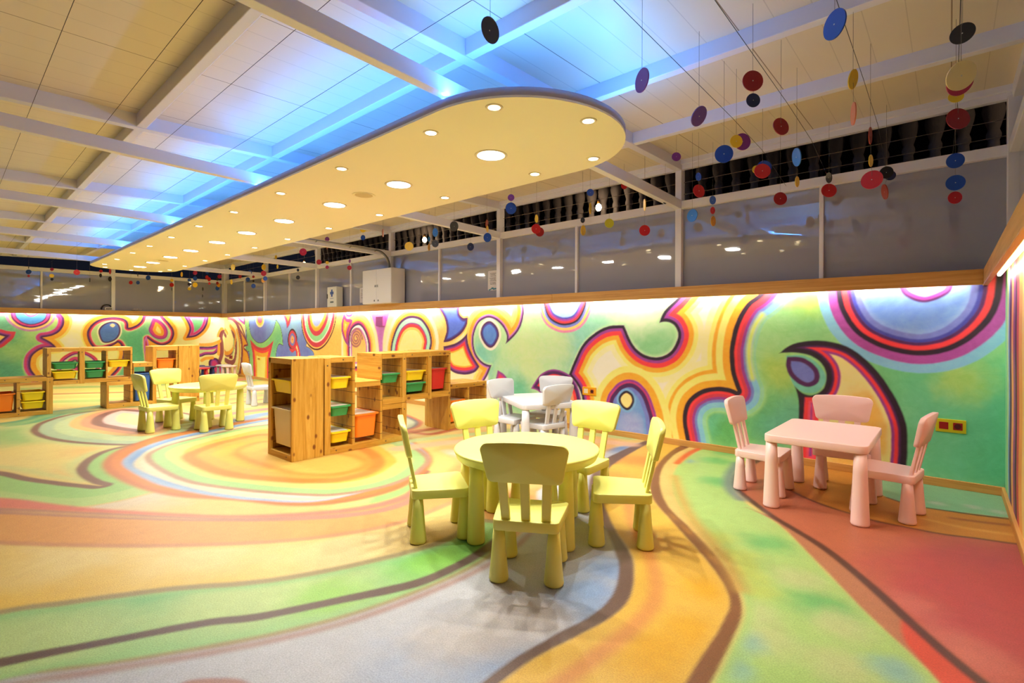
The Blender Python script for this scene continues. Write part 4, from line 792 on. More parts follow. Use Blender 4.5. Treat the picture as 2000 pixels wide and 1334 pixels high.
MOBILES = [
[[-1.38,1.437,2.35,0.0492,0.249,0.777,0.578,"n"]],
[[-1.078,2.14,2.319,0.0535,0.491,0.871,0.023,"p"]],
[[-1.049,2.763,2.348,0.054,-0.807,0.206,0.554,"v"]],
[[-0.754,2.703,2.424,0.0518,-0.659,0.752,0.0,"d"],[-0.756,2.719,2.332,0.0352,-0.659,0.752,0.0,"n"]],
[[-0.733,3.173,2.334,0.0511,-0.801,0.587,-0.118,"d"]],
[[-1.032,3.35,2.374,0.0404,-0.7,0.713,0.035,"y"],[-1.007,3.391,2.377,0.0536,-0.7,0.713,0.035,"p"]],
[[-1.057,3.195,2.257,0.0539,-0.5,0.861,0.095,"b"]],
[[-1.774,4.163,2.661,0.0387,-0.6,0.795,-0.083,"p"]],
[[-0.371,2.493,2.458,0.0594,0.631,0.775,0.021,"b"]],
[[-0.362,2.953,2.398,0.0454,-0.936,0.231,0.265,"y"],[-0.362,2.972,2.235,0.0543,-0.951,-0.309,-0.018,"s"]],
[[-0.741,3.605,2.274,0.0566,-0.806,-0.571,-0.157,"l"],[-0.741,3.623,2.121,0.0335,-0.988,0.14,0.066,"y"]],
[[-0.354,3.585,2.307,0.0487,-0.998,0.051,0.039,"w"],[-0.353,3.605,2.165,0.035,-0.982,0.18,0.057,"y"],[-0.35,3.626,2.057,0.0549,0.089,0.991,-0.1,"r"]],
[[-0.367,4.73,2.371,0.0447,-0.269,0.951,0.151,"k"],[-0.345,4.768,2.352,0.0352,-0.269,0.951,0.151,"n"],[-0.378,4.757,2.231,0.0584,-0.91,-0.38,-0.168,"w"]],
[[0.038,2.958,2.47,0.0443,-0.209,-0.977,0.041,"k"]],
[[0.03,2.618,2.155,0.0534,-0.546,0.714,0.438,"c"],[0.027,2.635,2.136,0.0484,-0.546,0.714,0.438,"m"]],
[[0.021,3.608,2.428,0.0338,-0.206,0.952,-0.227,"y"],[0.03,3.634,2.315,0.0577,-0.554,0.829,-0.077,"d"]],
[[0.023,4.274,2.255,0.0471,-0.254,0.96,0.119,"b"],[0.024,4.293,2.118,0.0495,0.126,-0.991,0.046,"b"],[0.022,4.31,2.026,0.0391,-0.458,0.887,0.058,"r"]],
[[-1.019,3.893,2.314,0.0551,-0.52,0.841,-0.152,"r"],[-1.012,3.918,2.349,0.0484,-0.52,0.841,-0.152,"b"],[-1.058,3.897,2.334,0.0312,-0.52,0.841,-0.152,"y"]],
[[-1.024,4.421,2.223,0.0516,-0.611,0.791,-0.029,"d"]],
[[-0.75,4.794,2.423,0.0428,-0.785,-0.595,-0.169,"k"],[-0.752,4.81,2.322,0.0572,-0.499,0.859,-0.119,"r"]],
[[-1.629,4.284,2.489,0.0339,0.474,0.848,0.238,"b"],[-1.631,4.301,2.37,0.0567,-0.839,0.536,-0.086,"r"]],
[[-1.626,4.62,2.354,0.0387,0.487,0.849,0.208,"b"],[-1.631,4.634,2.264,0.032,-0.948,0.307,0.088,"r"],[-1.632,4.652,2.169,0.0459,-0.993,0.097,0.066,"o"]],
[[-1.668,4.25,2.155,0.054,0.318,0.948,-0.001,"l"]],
[[-2.293,4.62,2.166,0.0536,-0.659,0.752,0.0,"r"]],
[[-2.08,4.62,2.441,0.0458,-0.994,0.054,0.093,"n"]],
[[-2.148,4.326,2.341,0.0535,-0.798,-0.601,-0.051,"y"]],
[[-2.522,4.62,2.659,0.0382,-0.898,0.417,0.138,"r"]],
[[-2.645,4.173,2.513,0.035,-0.659,0.752,0.0,"b"],[-2.652,4.186,2.362,0.0537,-0.926,-0.375,0.039,"y"]],
[[-2.97,4.537,2.352,0.0295,0.173,0.97,0.172,"k"],[-2.974,4.553,2.245,0.0541,-0.99,-0.113,0.079,"y"]],
[[-2.694,4.62,2.294,0.0484,-0.659,0.752,0.0,"g"]],
[[-3.087,3.504,2.404,0.0311,-0.659,0.752,0.0,"p"],[-3.096,3.514,2.307,0.0538,-0.871,0.467,0.154,"b"]],
[[-3.519,4.432,2.431,0.0452,0.491,0.867,0.089,"y"],[-3.531,4.44,2.318,0.0543,-0.809,0.58,0.093,"r"],[-3.51,4.478,2.286,0.0516,-0.809,0.58,0.093,"d"]],
[[-4.16,4.288,2.439,0.0478,-0.898,-0.436,0.065,"w"],[-4.165,4.302,2.381,0.039,-0.898,-0.436,0.065,"y"],[-4.174,4.313,2.28,0.0545,-0.2,0.972,0.125,"b"]],
[[-4.782,4.62,2.276,0.051,-0.216,0.97,0.107,"n"]],
[[-4.009,3.628,2.282,0.0538,-0.981,0.099,0.169,"h"]],
[[-5.143,3.893,2.227,0.055,-0.659,0.752,0.0,"y"]],
[[-4.896,4.11,2.403,0.054,0.071,0.992,0.1,"l"],[-4.906,4.12,2.263,0.0449,-0.468,0.881,0.072,"h"]],
[[-5.638,4.62,2.48,0.0362,-0.913,-0.399,0.085,"l"],[-5.649,4.629,2.365,0.0509,-0.826,-0.563,0.046,"o"]],
[[-7.349,4.62,2.847,0.0511,-0.659,0.752,0.0,"y"],[-7.361,4.628,2.713,0.0422,-0.441,0.895,0.068,"b"]],
[[-8.521,4.62,2.825,0.04,-0.659,0.752,0.0,"p"],[-8.534,4.627,2.688,0.046,0.321,0.947,0.028,"w"],[-8.546,4.635,2.401,0.0299,-0.659,0.752,0.0,"y"],[-8.559,4.642,2.319,0.0318,-0.659,0.752,0.0,"m"]],
[[-5.729,3.905,2.472,0.054,0.699,0.715,-0.031,"w"]],
[[-7.469,3.656,2.366,0.055,-0.659,0.752,0.0,"r"]],
[[-8.817,4.62,2.433,0.0475,-0.659,0.752,0.0,"r"]],
[[-7.757,4.62,2.356,0.0323,-0.005,0.998,0.057,"p"],[-7.772,4.625,2.243,0.0396,-0.659,0.752,0.0,"r"]],
[[-9.646,4.62,2.351,0.0301,-0.937,-0.334,0.104,"n"],[-9.659,4.627,2.206,0.0403,-0.579,0.815,0.017,"k"]],
[[-10.629,4.62,2.702,0.0404,-0.816,-0.571,0.086,"y"],[-10.619,4.648,2.5,0.0428,0.017,0.999,0.038,"y"]],
[[-9.657,3.439,2.29,0.0548,-0.278,0.96,0.039,"y"]],
[[-10.084,4.147,2.395,0.0547,-0.886,-0.453,0.099,"y"],[-10.098,4.153,2.277,0.0521,-0.659,0.752,-0.0,"r"],[-10.09,4.179,2.178,0.045,-0.508,0.861,0.024,"b"],[-10.134,4.159,2.14,0.0401,-0.508,0.861,0.024,"o"]],
[[-11.973,4.62,2.482,0.0522,-0.461,0.887,0.03,"b"]],
[[-11.774,4.62,2.369,0.0288,-0.659,0.752,-0.0,"d"],[-11.788,4.626,2.273,0.0287,-0.273,0.962,0.033,"k"],[-11.803,4.632,2.165,0.0496,-0.659,0.752,-0.0,"b"]],
[[-12.087,4.62,2.327,0.0504,-0.659,0.752,-0.0,"b"]],
[[-12.533,4.62,2.428,0.0443,-0.49,0.871,0.025,"d"]],
[[-11.613,4.106,2.204,0.0549,-0.017,1.0,0.026,"y"]],
[[-13.725,4.58,2.611,0.0344,-0.365,0.93,0.033,"b"],[-13.74,4.585,2.51,0.0512,-0.659,0.752,0.0,"m"],[-13.799,4.553,2.448,0.041,-0.659,0.752,0.0,"k"],[-13.814,4.558,2.346,0.0384,-0.465,0.885,0.023,"d"],[-13.805,4.584,2.297,0.0513,-0.465,0.885,0.023,"o"],[-13.844,4.568,2.221,0.0552,-0.465,0.885,0.023,"b"]],
[[-13.9,4.355,2.604,0.0407,-0.934,-0.332,0.129,"b"],[-13.92,4.356,2.484,0.0483,-0.424,0.905,0.027,"r"],[-13.892,4.398,2.435,0.0509,-0.424,0.905,0.027,"r"],[-13.903,4.408,2.334,0.0319,-0.611,0.791,0.008,"r"]],
[[-13.9,4.26,2.184,0.0443,-0.05,0.999,0.021,"k"],[-13.92,4.261,2.014,0.038,0.502,0.865,-0.013,"k"]],
[[-12.709,3.741,2.446,0.0459,-0.717,0.697,-0.015,"m"],[-12.724,3.746,2.321,0.0459,-0.659,0.752,-0.0,"b"],[-12.74,3.751,2.179,0.0551,-0.659,0.752,0.0,"y"]],
[[-13.9,3.971,2.382,0.0402,-0.846,0.529,-0.066,"b"],[-13.916,3.976,2.284,0.0401,-0.809,0.586,-0.041,"n"],[-13.932,3.981,2.173,0.0375,-0.779,0.626,-0.027,"y"]],
[[-12.933,3.544,2.41,0.0548,0.582,0.812,-0.038,"y"]],
[[-13.9,3.605,2.347,0.0343,-0.82,0.57,-0.048,"y"],[-13.916,3.609,2.239,0.0487,-0.714,0.7,-0.011,"r"],[-13.932,3.614,2.136,0.0365,0.031,0.999,0.015,"k"]],
[[-13.9,3.141,2.369,0.0543,-0.659,0.752,-0.0,"b"]],
[[-13.9,2.943,2.428,0.0465,0.048,0.999,0.015,"k"],[-13.912,2.951,2.243,0.0408,-0.659,0.752,-0.0,"b"]],
[[-13.9,2.816,2.232,0.0416,-0.659,0.752,-0.0,"r"]],
[[-13.574,2.388,2.415,0.0548,0.471,0.881,-0.034,"r"],[-13.593,2.39,2.257,0.0517,0.667,0.742,-0.061,"k"]],
[[-13.9,2.287,2.442,0.0336,-0.81,0.585,-0.045,"r"],[-13.922,2.286,2.349,0.0423,0.621,0.782,-0.057,"k"]],
[[-13.9,2.102,2.232,0.0473,0.306,0.952,-0.011,"k"]],
[[-10.855,1.475,2.109,0.0443,-0.954,-0.225,0.196,"r"]],
[[-13.9,1.499,2.405,0.0319,-0.845,0.532,-0.06,"m"],[-13.923,1.498,2.275,0.0393,-0.945,-0.271,0.181,"y"],[-13.937,1.504,2.203,0.0286,-0.865,-0.487,0.126,"k"]],
[[-12.836,1.065,2.311,0.0237,-0.178,0.984,0.019,"h"],[-12.855,1.067,2.232,0.0441,-0.856,0.513,-0.062,"b"],[-12.874,1.069,2.158,0.0247,0.718,0.69,-0.091,"d"]],
]
# ------------------------------------------------------------------ suspended ceiling panel with its lamps
M_PANEL = mat('cream_ceiling_paint', (244, 237, 212), .55); M_PEDGE = mat('panel_edge_blue_bounce', (172, 174, 208), .5)  # edge colour has the blue light bounced off the ceiling painted in
IZ, IY0, IY1 = 2.35, 1.78, 3.13; IR = (IY1-IY0)/2; IC = (IY0+IY1)/2
isl = thing('ceiling_panel', 'long cream suspended ceiling panel with rounded ends and recessed lamps', 'ceiling panel', (-7, IC, IZ))
pts = []
for k in range(33):
    a = math.radians(-90+180*k/32); pts.append((4.90+IR*1.0*math.cos(a), IR*math.sin(a)))
for k in range(33):
    a = math.radians(90+180*k/32); pts.append((-4.72+IR*.98*math.cos(a), IR*math.sin(a)))
k = MB(); k.prism(pts, 0, .012, smooth=False); k.build('panel_board', M_PANEL, isl)
ring = [(x*1.0, y) for x, y in pts]
k = MB(); k.prism(ring, .012, .055, smooth=True); k.build('panel_edge', M_PEDGE, isl)
M_LENS = mat('lamp_lens', (255, 246, 226), .4, emit=16); M_BULB = mat('spot_lens', (255, 232, 180), .4, emit=12); M_TRIMW = mat('lamp_trim', (236, 228, 212), .35)
BIGX = [-2.35, -3.39, -4.40, -5.46, -6.47, -7.47, -8.55, -9.56, -10.58, -11.45]
ORD = ['nearest', 'second', 'third', 'fourth', 'fifth', 'sixth', 'seventh', 'eighth', 'ninth', 'tenth', 'eleventh', 'twelfth', 'thirteenth']
big0 = thing('panel_light', 'x', 'ceiling light', (0, 0, IZ), 0, 'large round lights along the ceiling panel')
k = MB(); k.lathe([(.093, -.004), (.106, -.006), (.111, 0), (.093, 0)], 36, caps=False); k.build('trim_ring', M_TRIMW, big0)
k = MB(); k.lathe([(.0945, -.003), (.0945, -.0005)], 36); k.build('diffuser', M_LENS, big0)
spot0 = thing('spotlight', 'x', 'spotlight', (0, 0, IZ), 0, 'small spotlights around the ceiling panel')
k = MB(); k.lathe([(.033, -.003), (.044, -.005), (.048, 0), (.033, 0)], 28, caps=False); k.build('trim_ring', M_TRIMW, spot0)
k = MB(); k.lathe([(.033, -.0025), (.033, -.0005)], 28); k.build('lens', M_BULB, spot0)
lampbig = lamp('glow', 'AREA', (0, 0, -.008), W_BIG, C_WARM, big0, shape='DISK', size=.185)
lampspot = lamp('glow', 'SPOT', (0, 0, -.012), W_SPOT, C_SPOT, spot0, spot_size=math.radians(118), spot_blend=.75, shadow_soft_size=.018)
for i, x in enumerate(BIGX):
    lb = ('%s large round light on the ceiling panel, counted from its near end' % ORD[i]) if i < 9 else 'farthest large round light on the ceiling panel, towards the end wall'
    if i == 0: big0.location = (x, 2.46, IZ); big0['label'] = lb
    else: dup(big0, (x, 2.46, IZ), 0, lb)
spots = [(x, 1.945, 'window-side') for x in (-1.836, -2.36, -3.38, -4.386, -5.436, -6.479, -7.52, -8.54, -9.49, -10.54, -11.5)]
spots += [(x, 2.97, 'mural') for x in (-1.86, -2.376, -3.405, -4.423, -5.444, -6.495, -7.532, -8.565, -9.582, -10.662, -11.59)]
spots += [(-1.548, 2.42, 'tip'), (-12.02, 2.04, 'end'), (-12.22, 2.48, 'end'), (-12.03, 2.92, 'end')]
cnt = {}
for i, (x, y, row) in enumerate(spots):
    j = cnt.get(row, 0); cnt[row] = j+1
    if row == 'window-side': lb = '%s small spotlight in the row along the blue-lit edge of the ceiling panel' % ORD[j]
    elif row == 'mural': lb = '%s small spotlight in the row on the mural side of the ceiling panel' % ORD[j]
    elif row == 'tip': lb = 'small spotlight at the very tip of the rounded near end of the ceiling panel'
    else: lb = '%s small spotlight around the far rounded end of the ceiling panel' % ('leftmost', 'middle', 'rightmost')[j]
    if i == 0: spot0.location = (x, y, IZ); spot0['label'] = lb
    else: dup(spot0, (x, y, IZ), 0, lb)
M_GRILLE = mat('speaker_grille', (206, 190, 152), .7)
for x, y, lb in ((-3.887, 2.45, 'round flush speaker grille between the second and third large panel lights'), (-10.13, 2.50, 'round flush speaker grille near the far end of the ceiling panel')):
    t = thing('ceiling_speaker', lb, 'speaker', (x, y, IZ), 0, 'flush speakers in the ceiling panel')
    k = MB(); k.lathe([(.075, -.002), (.098, -.004), (.1, 0), (.075, 0)], 32, caps=False); k.build('trim_ring', M_PANEL, t)
    k = MB(); k.lathe([(.076, -.004), (.076, -.0005)], 32); k.build('grille', M_GRILLE, t)
# blue light strip lying on the panel's upper edge
M_BTUBE = mat('blue_strip', (110, 180, 255), .4, emit=5)
bl = thing('light_strip', 'blue light strip on top of the cream ceiling panel', 'light strip', (-7, IY0+.06, IZ+.0555))
k = MB(); k.box(-4.7, 4.9, -.01, .01, 0, .012); k.build('strip', M_BTUBE, bl)
k = MB(); k.box(-4.7, 4.9, .94, .96, 0, .012); k.build('strip', M_BTUBE, bl)
k = MB(); k.tube([(4.9+(IR-.06)*math.sin(a), IR-.06-(IR-.06)*math.cos(a), .006) for a in [math.pi*j/24 for j in range(25)]], .006, 6); k.build('strip', M_BTUBE, bl)
for i in range(5): lamp('strip_glow', 'AREA', (-3.74+1.92*i, -.0, .016), W_BLUE, C_BLUE, bl, shape='RECTANGLE', size=1.9, size_y=.02, rot=(math.radians(180+8), 0, 0))
for i in range(5): lamp('strip_glow', 'AREA', (-3.74+1.92*i, .95, .016), W_BLUE*.45, C_BLUE, bl, shape='RECTANGLE', size=1.9, size_y=.02, rot=(math.radians(180+20), 0, 0))
for a in (25, 75, 125): 
    q = math.radians(a); lamp('strip_glow', 'AREA', (4.9+(IR-.06)*math.sin(q), IR-.06-(IR-.06)*math.cos(q), .018), W_BLUE*.4, C_BLUE, bl, shape='RECTANGLE', size=.5, size_y=.02, rot=(math.radians(180+20), 0, q))
# ------------------------------------------------------------------ wires and hanging mobiles
M_WIRE = mat('dark_wire', (52, 46, 44), .5); M_THREAD = mat('thin_thread', (120, 112, 104), .6)
def wire(label, p, q, r=.0013):
    k = MB(); k.tube([p, q], r, 6); o = k.build('suspension_wire', M_WIRE); return tag(o, label, 'wire', 'wires under the white ceiling')
for y, n in ((.375, 'leftmost'), (.74, 'second from left'), (1.10, 'third from left'), (1.50, 'rightmost')):
    wire('long dark wire under the warm ceiling boards, %s of the four running lengthwise' % n, (XR, y, 2.575), (XL, y, 2.575))
for x, n in ((-1.075, 'leftmost'), (-.752, 'second from left'), (-.364, 'third from left'), (.03, 'rightmost')):
    k = MB(); k.tube([(x, YF, 2.56), (x, 0, 2.56), (x, 3.4, 2.555), (x, 4.1, 2.535), (x-.02, 4.93, 2.45)], .0015, 6)
    tag(k.build('suspension_wire', M_WIRE), 'dark wire carrying mobiles, %s of the four crossing to the back wall' % n, 'wire', 'wires under the white ceiling')
DC = {'n': ('navy', (26, 38, 84)), 'b': ('blue', (24, 74, 176)), 'k': ('black', (26, 24, 28)), 'r': ('red', (196, 28, 40)), 'd': ('dark red', (150, 16, 26)), 'y': ('yellow', (240, 200, 52)), 'p': ('purple', (130, 54, 142)), 'v': ('violet', (106, 78, 176)), 'c': ('cream', (246, 226, 160)), 'm': ('crimson', (176, 34, 84)), 'g': ('yellow-green', (204, 204, 60)), 'o': ('orange', (226, 160, 40)), 's': ('salmon', (216, 128, 100)), 'w': ('rust brown', (170, 66, 44)), 'h': ('charcoal', (70, 72, 78)), 'l': ('bright blue', (52, 126, 214))}
disc_mesh = {}
mlabels = []
for L in MOBILES:
    x0, y0 = L[0][0], L[0][1]; top = zc(y0)-.001
    names = [DC[d[7]][0] for d in L]
    t = thing('hanging_mobile', '', 'mobile', (x0, y0, L[-1][2]), 0, 'coloured disc mobiles under the ceiling')
    zb = min(d[2] for d in L)-L[0][2]*0; k = MB()
    px = [(x0, y0, top)]+[(d[0], d[1], d[2]+d[3]) for d in L]+[(L[-1][0], L[-1][1], L[-1][2])]
    k.tube([Vector(p)-t.location for p in px], .0009, 5); k.build('thread', M_THREAD, t)
    for x, y, z, r, nx, ny, nz, c in L:
        if c not in disc_mesh:
            k = MB(); k.lathe([(1, -.05), (1, .05)], 32, smooth=False); o = k.build('disc', mat('disc_'+DC[c][0].replace(' ', '_'), DC[c][1], .35), t); disc_mesh[c] = o.data
            kk = MB(); kk.lathe([(.055, -.055), (.055, .055)], 10); o2 = kk.build('eyelet', mat('disc_eyelet', (214, 210, 200), .4, spec=.6), o); disc_mesh['e'] = o2.data
        else:
            o = bpy.data.objects.new('disc', disc_mesh[c]); COL.objects.link(o); o.parent = t
            o2 = bpy.data.objects.new('eyelet', disc_mesh['e']); COL.objects.link(o2); o2.parent = o
        o.location = Vector((x, y, z))-t.location
        o.rotation_mode = 'QUATERNION'; o.rotation_quaternion = Vector((nx, ny, nz)).to_track_quat('Z', 'Y'); o.scale = (r, r, r)
    mlabels.append((names, t, L))
by = {}
for names, t, L in mlabels: by.setdefault(tuple(names), []).append((t, L))
for names, g in by.items():
    if len(names) == 1: base = 'single %s disc on a thread' % names[0]
    else: base = 'string of %s disc%s' % (' over '.join(names[:2]), '' if len(names) == 2 else ' and %d more' % (len(names)-2))
    near = min(math.hypot(l[1][0][0], l[1][0][1]) for l in g)
    for i, (t, L) in enumerate(sorted(g, key=lambda q: math.hypot(q[1][0][0], q[1][0][1]))):
        x, y = L[0][0], L[0][1]
        where = 'near the right corner' if x > -.6 else 'beyond the ceiling panel' if x > -2.2 else 'before the glazed back wall' if x > -6 else 'near the wall cabinet' if x > -9.8 and y > 3.6 else 'near the far corner' if y > 3.2 else 'before the far end wall'
        if len(g) > 1: where += ', ' + (['nearest', 'second nearest', 'third nearest', 'fourth nearest', 'fifth nearest', 'sixth nearest', 'seventh nearest', 'eighth nearest'][i] if i < len(g)-1 else 'farthest') + ' such'
        t['label'] = base + ' ' + where

# ------------------------------------------------------------------ children's chairs and tables
LIME, PINK, WHITE = plastic('lime_plastic', (226, 225, 120)), plastic('pink_plastic', (240, 204, 198)), plastic('white_plastic', (198, 202, 210))
def leg(h, rt, rb, x, y):
    k = MB(); k.lathe([(rb-.012, 0), (rb-.003, .003), (rb, .012), (rb-.001, .02), (rt+(rb-rt)*.56, h*.42), (rt+(rb-rt)*.27, h*.72), (rt, h)], 24, (x, y, 0)); return k
def make_chair(m):
    t = thing('child_chair', 'x', 'chair')
    for sx in (-1, 1):
        for sy in (-1, 1): leg(.247, .026, .046, sx*.128, sy*.128).build('leg', m, t)
    k = MB()
    pts = []
    for cx, cy, a0 in ((.148, .118, 0), (-.148, .118, 90), (-.124, -.134, 180), (.124, -.134, 270)):
        for j in range(6):
            a = math.radians(a0+18*j); pts.append((cx+.03*math.cos(a), cy+.03*math.sin(a)))
    k.prism(pts, .240, .289, .0045); k.build('seat', m, t)
    tilt = .235
    def bk(x, z, d): return (x, -.143-(z-.30)*tilt*.9-d+.16*x*x, z)
    for sx in (-1, 0, 1):
        k = MB(); n = 5; vs = []
        for i in range(n+1):
            z = .27+.225*i/n
            for dx, dd in ((-.0215, -.009), (.0215, -.009), (.0215, .009), (-.0215, .009)):
                x = sx*.092*(1+.12*i/n)+dx; vs.append(bk(x, z, dd))
        fs = [(i*4+q, i*4+(q+1) % 4, i*4+4+(q+1) % 4, i*4+4+q) for i in range(n) for q in range(4)]+[(3, 2, 1, 0), (n*4, n*4+1, n*4+2, n*4+3)]
        k.add(vs, fs); k.build('slat', m, t, .004)
    k = MB(); out = []
    def panel_outline():
        P = []
        for cx, cz, r, a0 in ((.166, .616, .033, 0), (-.166, .616, .033, 90), (-.146, .500, .030, 180), (.146, .500, .030, 270)):
            for j in range(7):
                a = math.radians(a0+15*j); x, z = cx+r*math.cos(a), cz+r*math.sin(a)
                P.append((x, z))
        Q = []
        for i, (x, z) in enumerate(P):
            Q.append((x, z+(.012*(1-(x/.2)**2) if z > .59 else 0)))
            nx, nz = P[(i+1) % len(P)]
            if abs(nx-x) > .1:
                for s in range(1, 8):
                    xx = x+(nx-x)*s/8; zz = z+(nz-z)*s/8; Q.append((xx, zz+(.012*(1-(xx/.2)**2) if zz > .59 else 0)))
        return Q
    Q = panel_outline(); n = len(Q); mx = sum(q[0] for q in Q)/n; mz = .56
    vs = []; 
    for d, s in ((-.0145, .978), (-.0115, 1), (.0115, 1), (.0145, .978)):
        for x, z in Q: vs.append(bk(mx+(x-mx)*s, mz+(z-mz)*s, d))
    fs = [(i*n+q, i*n+(q+1) % n, (i+1)*n+(q+1) % n, (i+1)*n+q) for i in range(3) for q in range(n)]
    k.add(vs, fs, True)
    # front and back faces as strips, so the curved panel stays smooth
    o = len(k.v)-4*n
    for base in (0, 3*n):
        c = len(k.v); k.v.append(bk(0, mz, -.0145 if base == 0 else .0145))
        for q in range(n): k.f.append((o+base+q, o+base+(q+1) % n, c)); k.sm.append(True)
    k.build('backrest', m, t)
    return t
chair0 = make_chair(LIME); first = [True]
def place_chair(x, y, deg, m, label, group):
    """deg: heading the sitter faces, world degrees"""
    rz = math.radians(deg-90)
    if first[0]:
        first[0] = False; c = chair0; c.location = (x, y, 0); c.rotation_euler = (0, 0, rz); c['label'] = label; c['group'] = group
        return c
    return recolor(dup(chair0, (x, y, 0), rz, label, None, group), m)
G1 = 'lime chairs around the front round table'
place_chair(-1.53, 1.885, 121, LIME, 'lime child chair nearest the camera, its back turned, before the front round table', G1)
place_chair(-2.215, 1.895, 56, LIME, 'lime child chair in profile at the shelf side of the front round table', G1)
place_chair(-1.395, 2.515, 212, LIME, 'lime child chair at the front round table in profile, nearest the pink table', G1)
place_chair(-1.895, 2.85, 268, LIME, 'lime child chair behind the front round table, facing forward, with the blue dome mural behind', G1)
place_chair(-2.37, 2.49, -13, LIME, 'lime child chair behind the front round table, in front of the white table', G1)
G2 = 'lime chairs around the far round table'
place_chair(-6.885, 1.665, 94, LIME, 'lime child chair at the far round table, dark backrest, nearest the low shelf', G2)
place_chair(-7.42, 1.98, 20, LIME, 'lime child chair at the far round table, standing before the tall knotty shelf end', G2)
place_chair(-6.478, 2.106, 175, LIME, 'lime child chair at the far round table, back turned, nearest the camera', G2)
G3 = 'pink chairs around the pink table'
place_chair(-1.03, 4.0, 0, PINK, 'pink child chair at the pink table, on the side of the white table', G3)
place_chair(-.61, 4.44, 277, PINK, 'pink child chair between the pink table and the mural, facing forward', G3)
place_chair(-.30, 4.0, 172, PINK, 'pink child chair at the pink table, nearest the right wall', G3)
G4 = 'white chairs around the white table'
place_chair(-3.335, 3.86, 0, WHITE, 'white child chair at the white table, beside the low wooden shelf', G4)
place_chair(-2.95, 3.83, 172, WHITE, 'white child chair at the white table, grey back turned to the camera', G4)
place_chair(-3.26, 4.33, 285, WHITE, 'white child chair behind the white table, close to the mural', G4)
G5 = 'white chairs beyond the shelf'
place_chair(-8.13, 3.30, 86, WHITE, 'white child chair seen whole in the background beyond the tall knotty shelf', G5)
place_chair(-8.93, 4.0, -45, WHITE, 'white child chair half hidden behind the near tall shelf, by the mural', G5)
def round_table(loc, rz, label):
    t = thing('round_table', label, 'table', loc, rz, 'lime round tables')
    for j in range(4):
        a = j*math.pi/2; leg(.432, .036, .05, .345*math.cos(a), .345*math.sin(a)).build('leg', LIME, t)
    k = MB(); k.lathe([(.05, .425), (.395, .425), (.406, .43), (.420, .462), (.4235, .472), (.420, .478), (.413, .481), (.05, .481)], 64); k.build('tabletop', LIME, t)
    return t
round_table((-1.865, 2.262, 0), math.radians(-13), 'lime round child table in the foreground ringed by five chairs')
round_table((-6.95, 2.2, 0), math.radians(-20), 'lime round child table in the background among three chairs')
def square_table(loc, rz, m, label):
    t = thing('rectangular_table', label, 'table', loc, rz)
    for sx in (-1, 1):
        for sy in (-1, 1): leg(.435, .033, .05, sx*.243, sy*.373).build('leg', m, t)
    k = MB(); k.prism(rrect(.57, .83, .05, 6), .43, .48, .005); k.build('tabletop', m, t)
    return t
square_table((-.645, 4.0, 0), 0, PINK, 'pink rectangular child table with rounded corners by the mural')
square_table((-3.15, 3.97, 0), math.radians(59), WHITE, 'white rectangular child table with rounded corners between white chairs')
def stool(loc, m, label):
    t = thing('child_stool', label, 'stool', loc, random.random())
    for j in range(4):
        a = j*math.pi/2+.4; k = MB(); k.lathe([(.036, 0), (.04, .006), (.03, .15), (.022, .275)], 16)
        k.xf(Matrix.Translation((.125*math.cos(a), .125*math.sin(a), 0))); k.build('leg', m, t)
    k = MB(); k.lathe([(.12, .27), (.165, .272), (.176, .285), (.172, .30), (.15, .306)], 32); k.build('seat', m, t)
    return t
random.seed(3)
stool((-12.95, 3.95, 0), plastic('red_plastic', (200, 50, 64)), 'red child stool in the far corner, beside the knotty shelf end')
NAVY = plastic('navy_plastic', (34, 52, 108))
stool((-13.85, 4.12, 0), NAVY, 'dark blue child stool at the back of the far corner, behind the red stool')
stool((-13.33, 4.20, 0), NAVY, 'dark blue child stool in the far corner, beside the pale stools')
stool((-13.66, 4.66, 0), WHITE, 'white child stool in the far corner, half hidden by a pale pink stool')
stool((-13.2, 4.62, 0), plastic('pale_pink_plastic', (238, 214, 206)), 'pale pink child stool in the far corner, nearest the baseboard')

# ------------------------------------------------------------------ wooden storage shelves and their bins
WX, WY, WZ, WG = wood(0), wood(1), wood(2), wood(2, True)
M_SCREW = mat('screw_head', (120, 104, 84), .3, .8)
BC = {'yellow': (250, 220, 24), 'green': (52, 156, 88), 'orange': (252, 132, 28), 'red': (206, 38, 34), 'blue': (50, 96, 168), 'beige': (226, 206, 160)}
M_LID = mat('clear_lid', (222, 214, 200), .3)
def bin_mesh(w, d, h):
    """open tray, origin at the middle of its bottom: w along y, d along x"""
    k = MB(); th = .003
    o = [rrect(d*.84, w*.80, .03), rrect(d*.93, w*.90, .035), rrect(d*.93, w*.90, .035), rrect(d, w, .02), rrect(d, w, .02), rrect(d*.91, w*.87, .03), rrect(d*.82, w*.78, .03)]
    z = [0, h-.022, h-.016, h-.014, h, h, .006]
    vs = [(x, y, zz) for p, zz in zip(o, z) for x, y in p]; n = len(o[0])
    k.add(vs, [(i*n+q, i*n+(q+1) % n, (i+1)*n+(q+1) % n, (i+1)*n+q) for i in range(len(o)-1) for q in range(n)], False)
    k.f += [tuple(reversed(range(n))), tuple((len(o)-1)*n+q for q in range(n))]; k.sm += [False, False]
    return k
def storage_bin(x, y, z, w, d, h, colour, label, lid=True, rz=0):
    t = thing('storage_bin', label, 'bin', (x, y, z), rz, 'plastic storage bins in the wooden shelves')
    bin_mesh(w, d, h).build('tray', plastic('bin_'+colour, BC[colour], .35), t)
    if lid:
        k = MB(); k.prism(rrect(d*.90, w*.86, .03), h-.007, h-.002); k.build('lid', M_LID, t)
    return t
def board(t, name, b, m, bevel=.0025): return box(name, m, b, t, bevel)
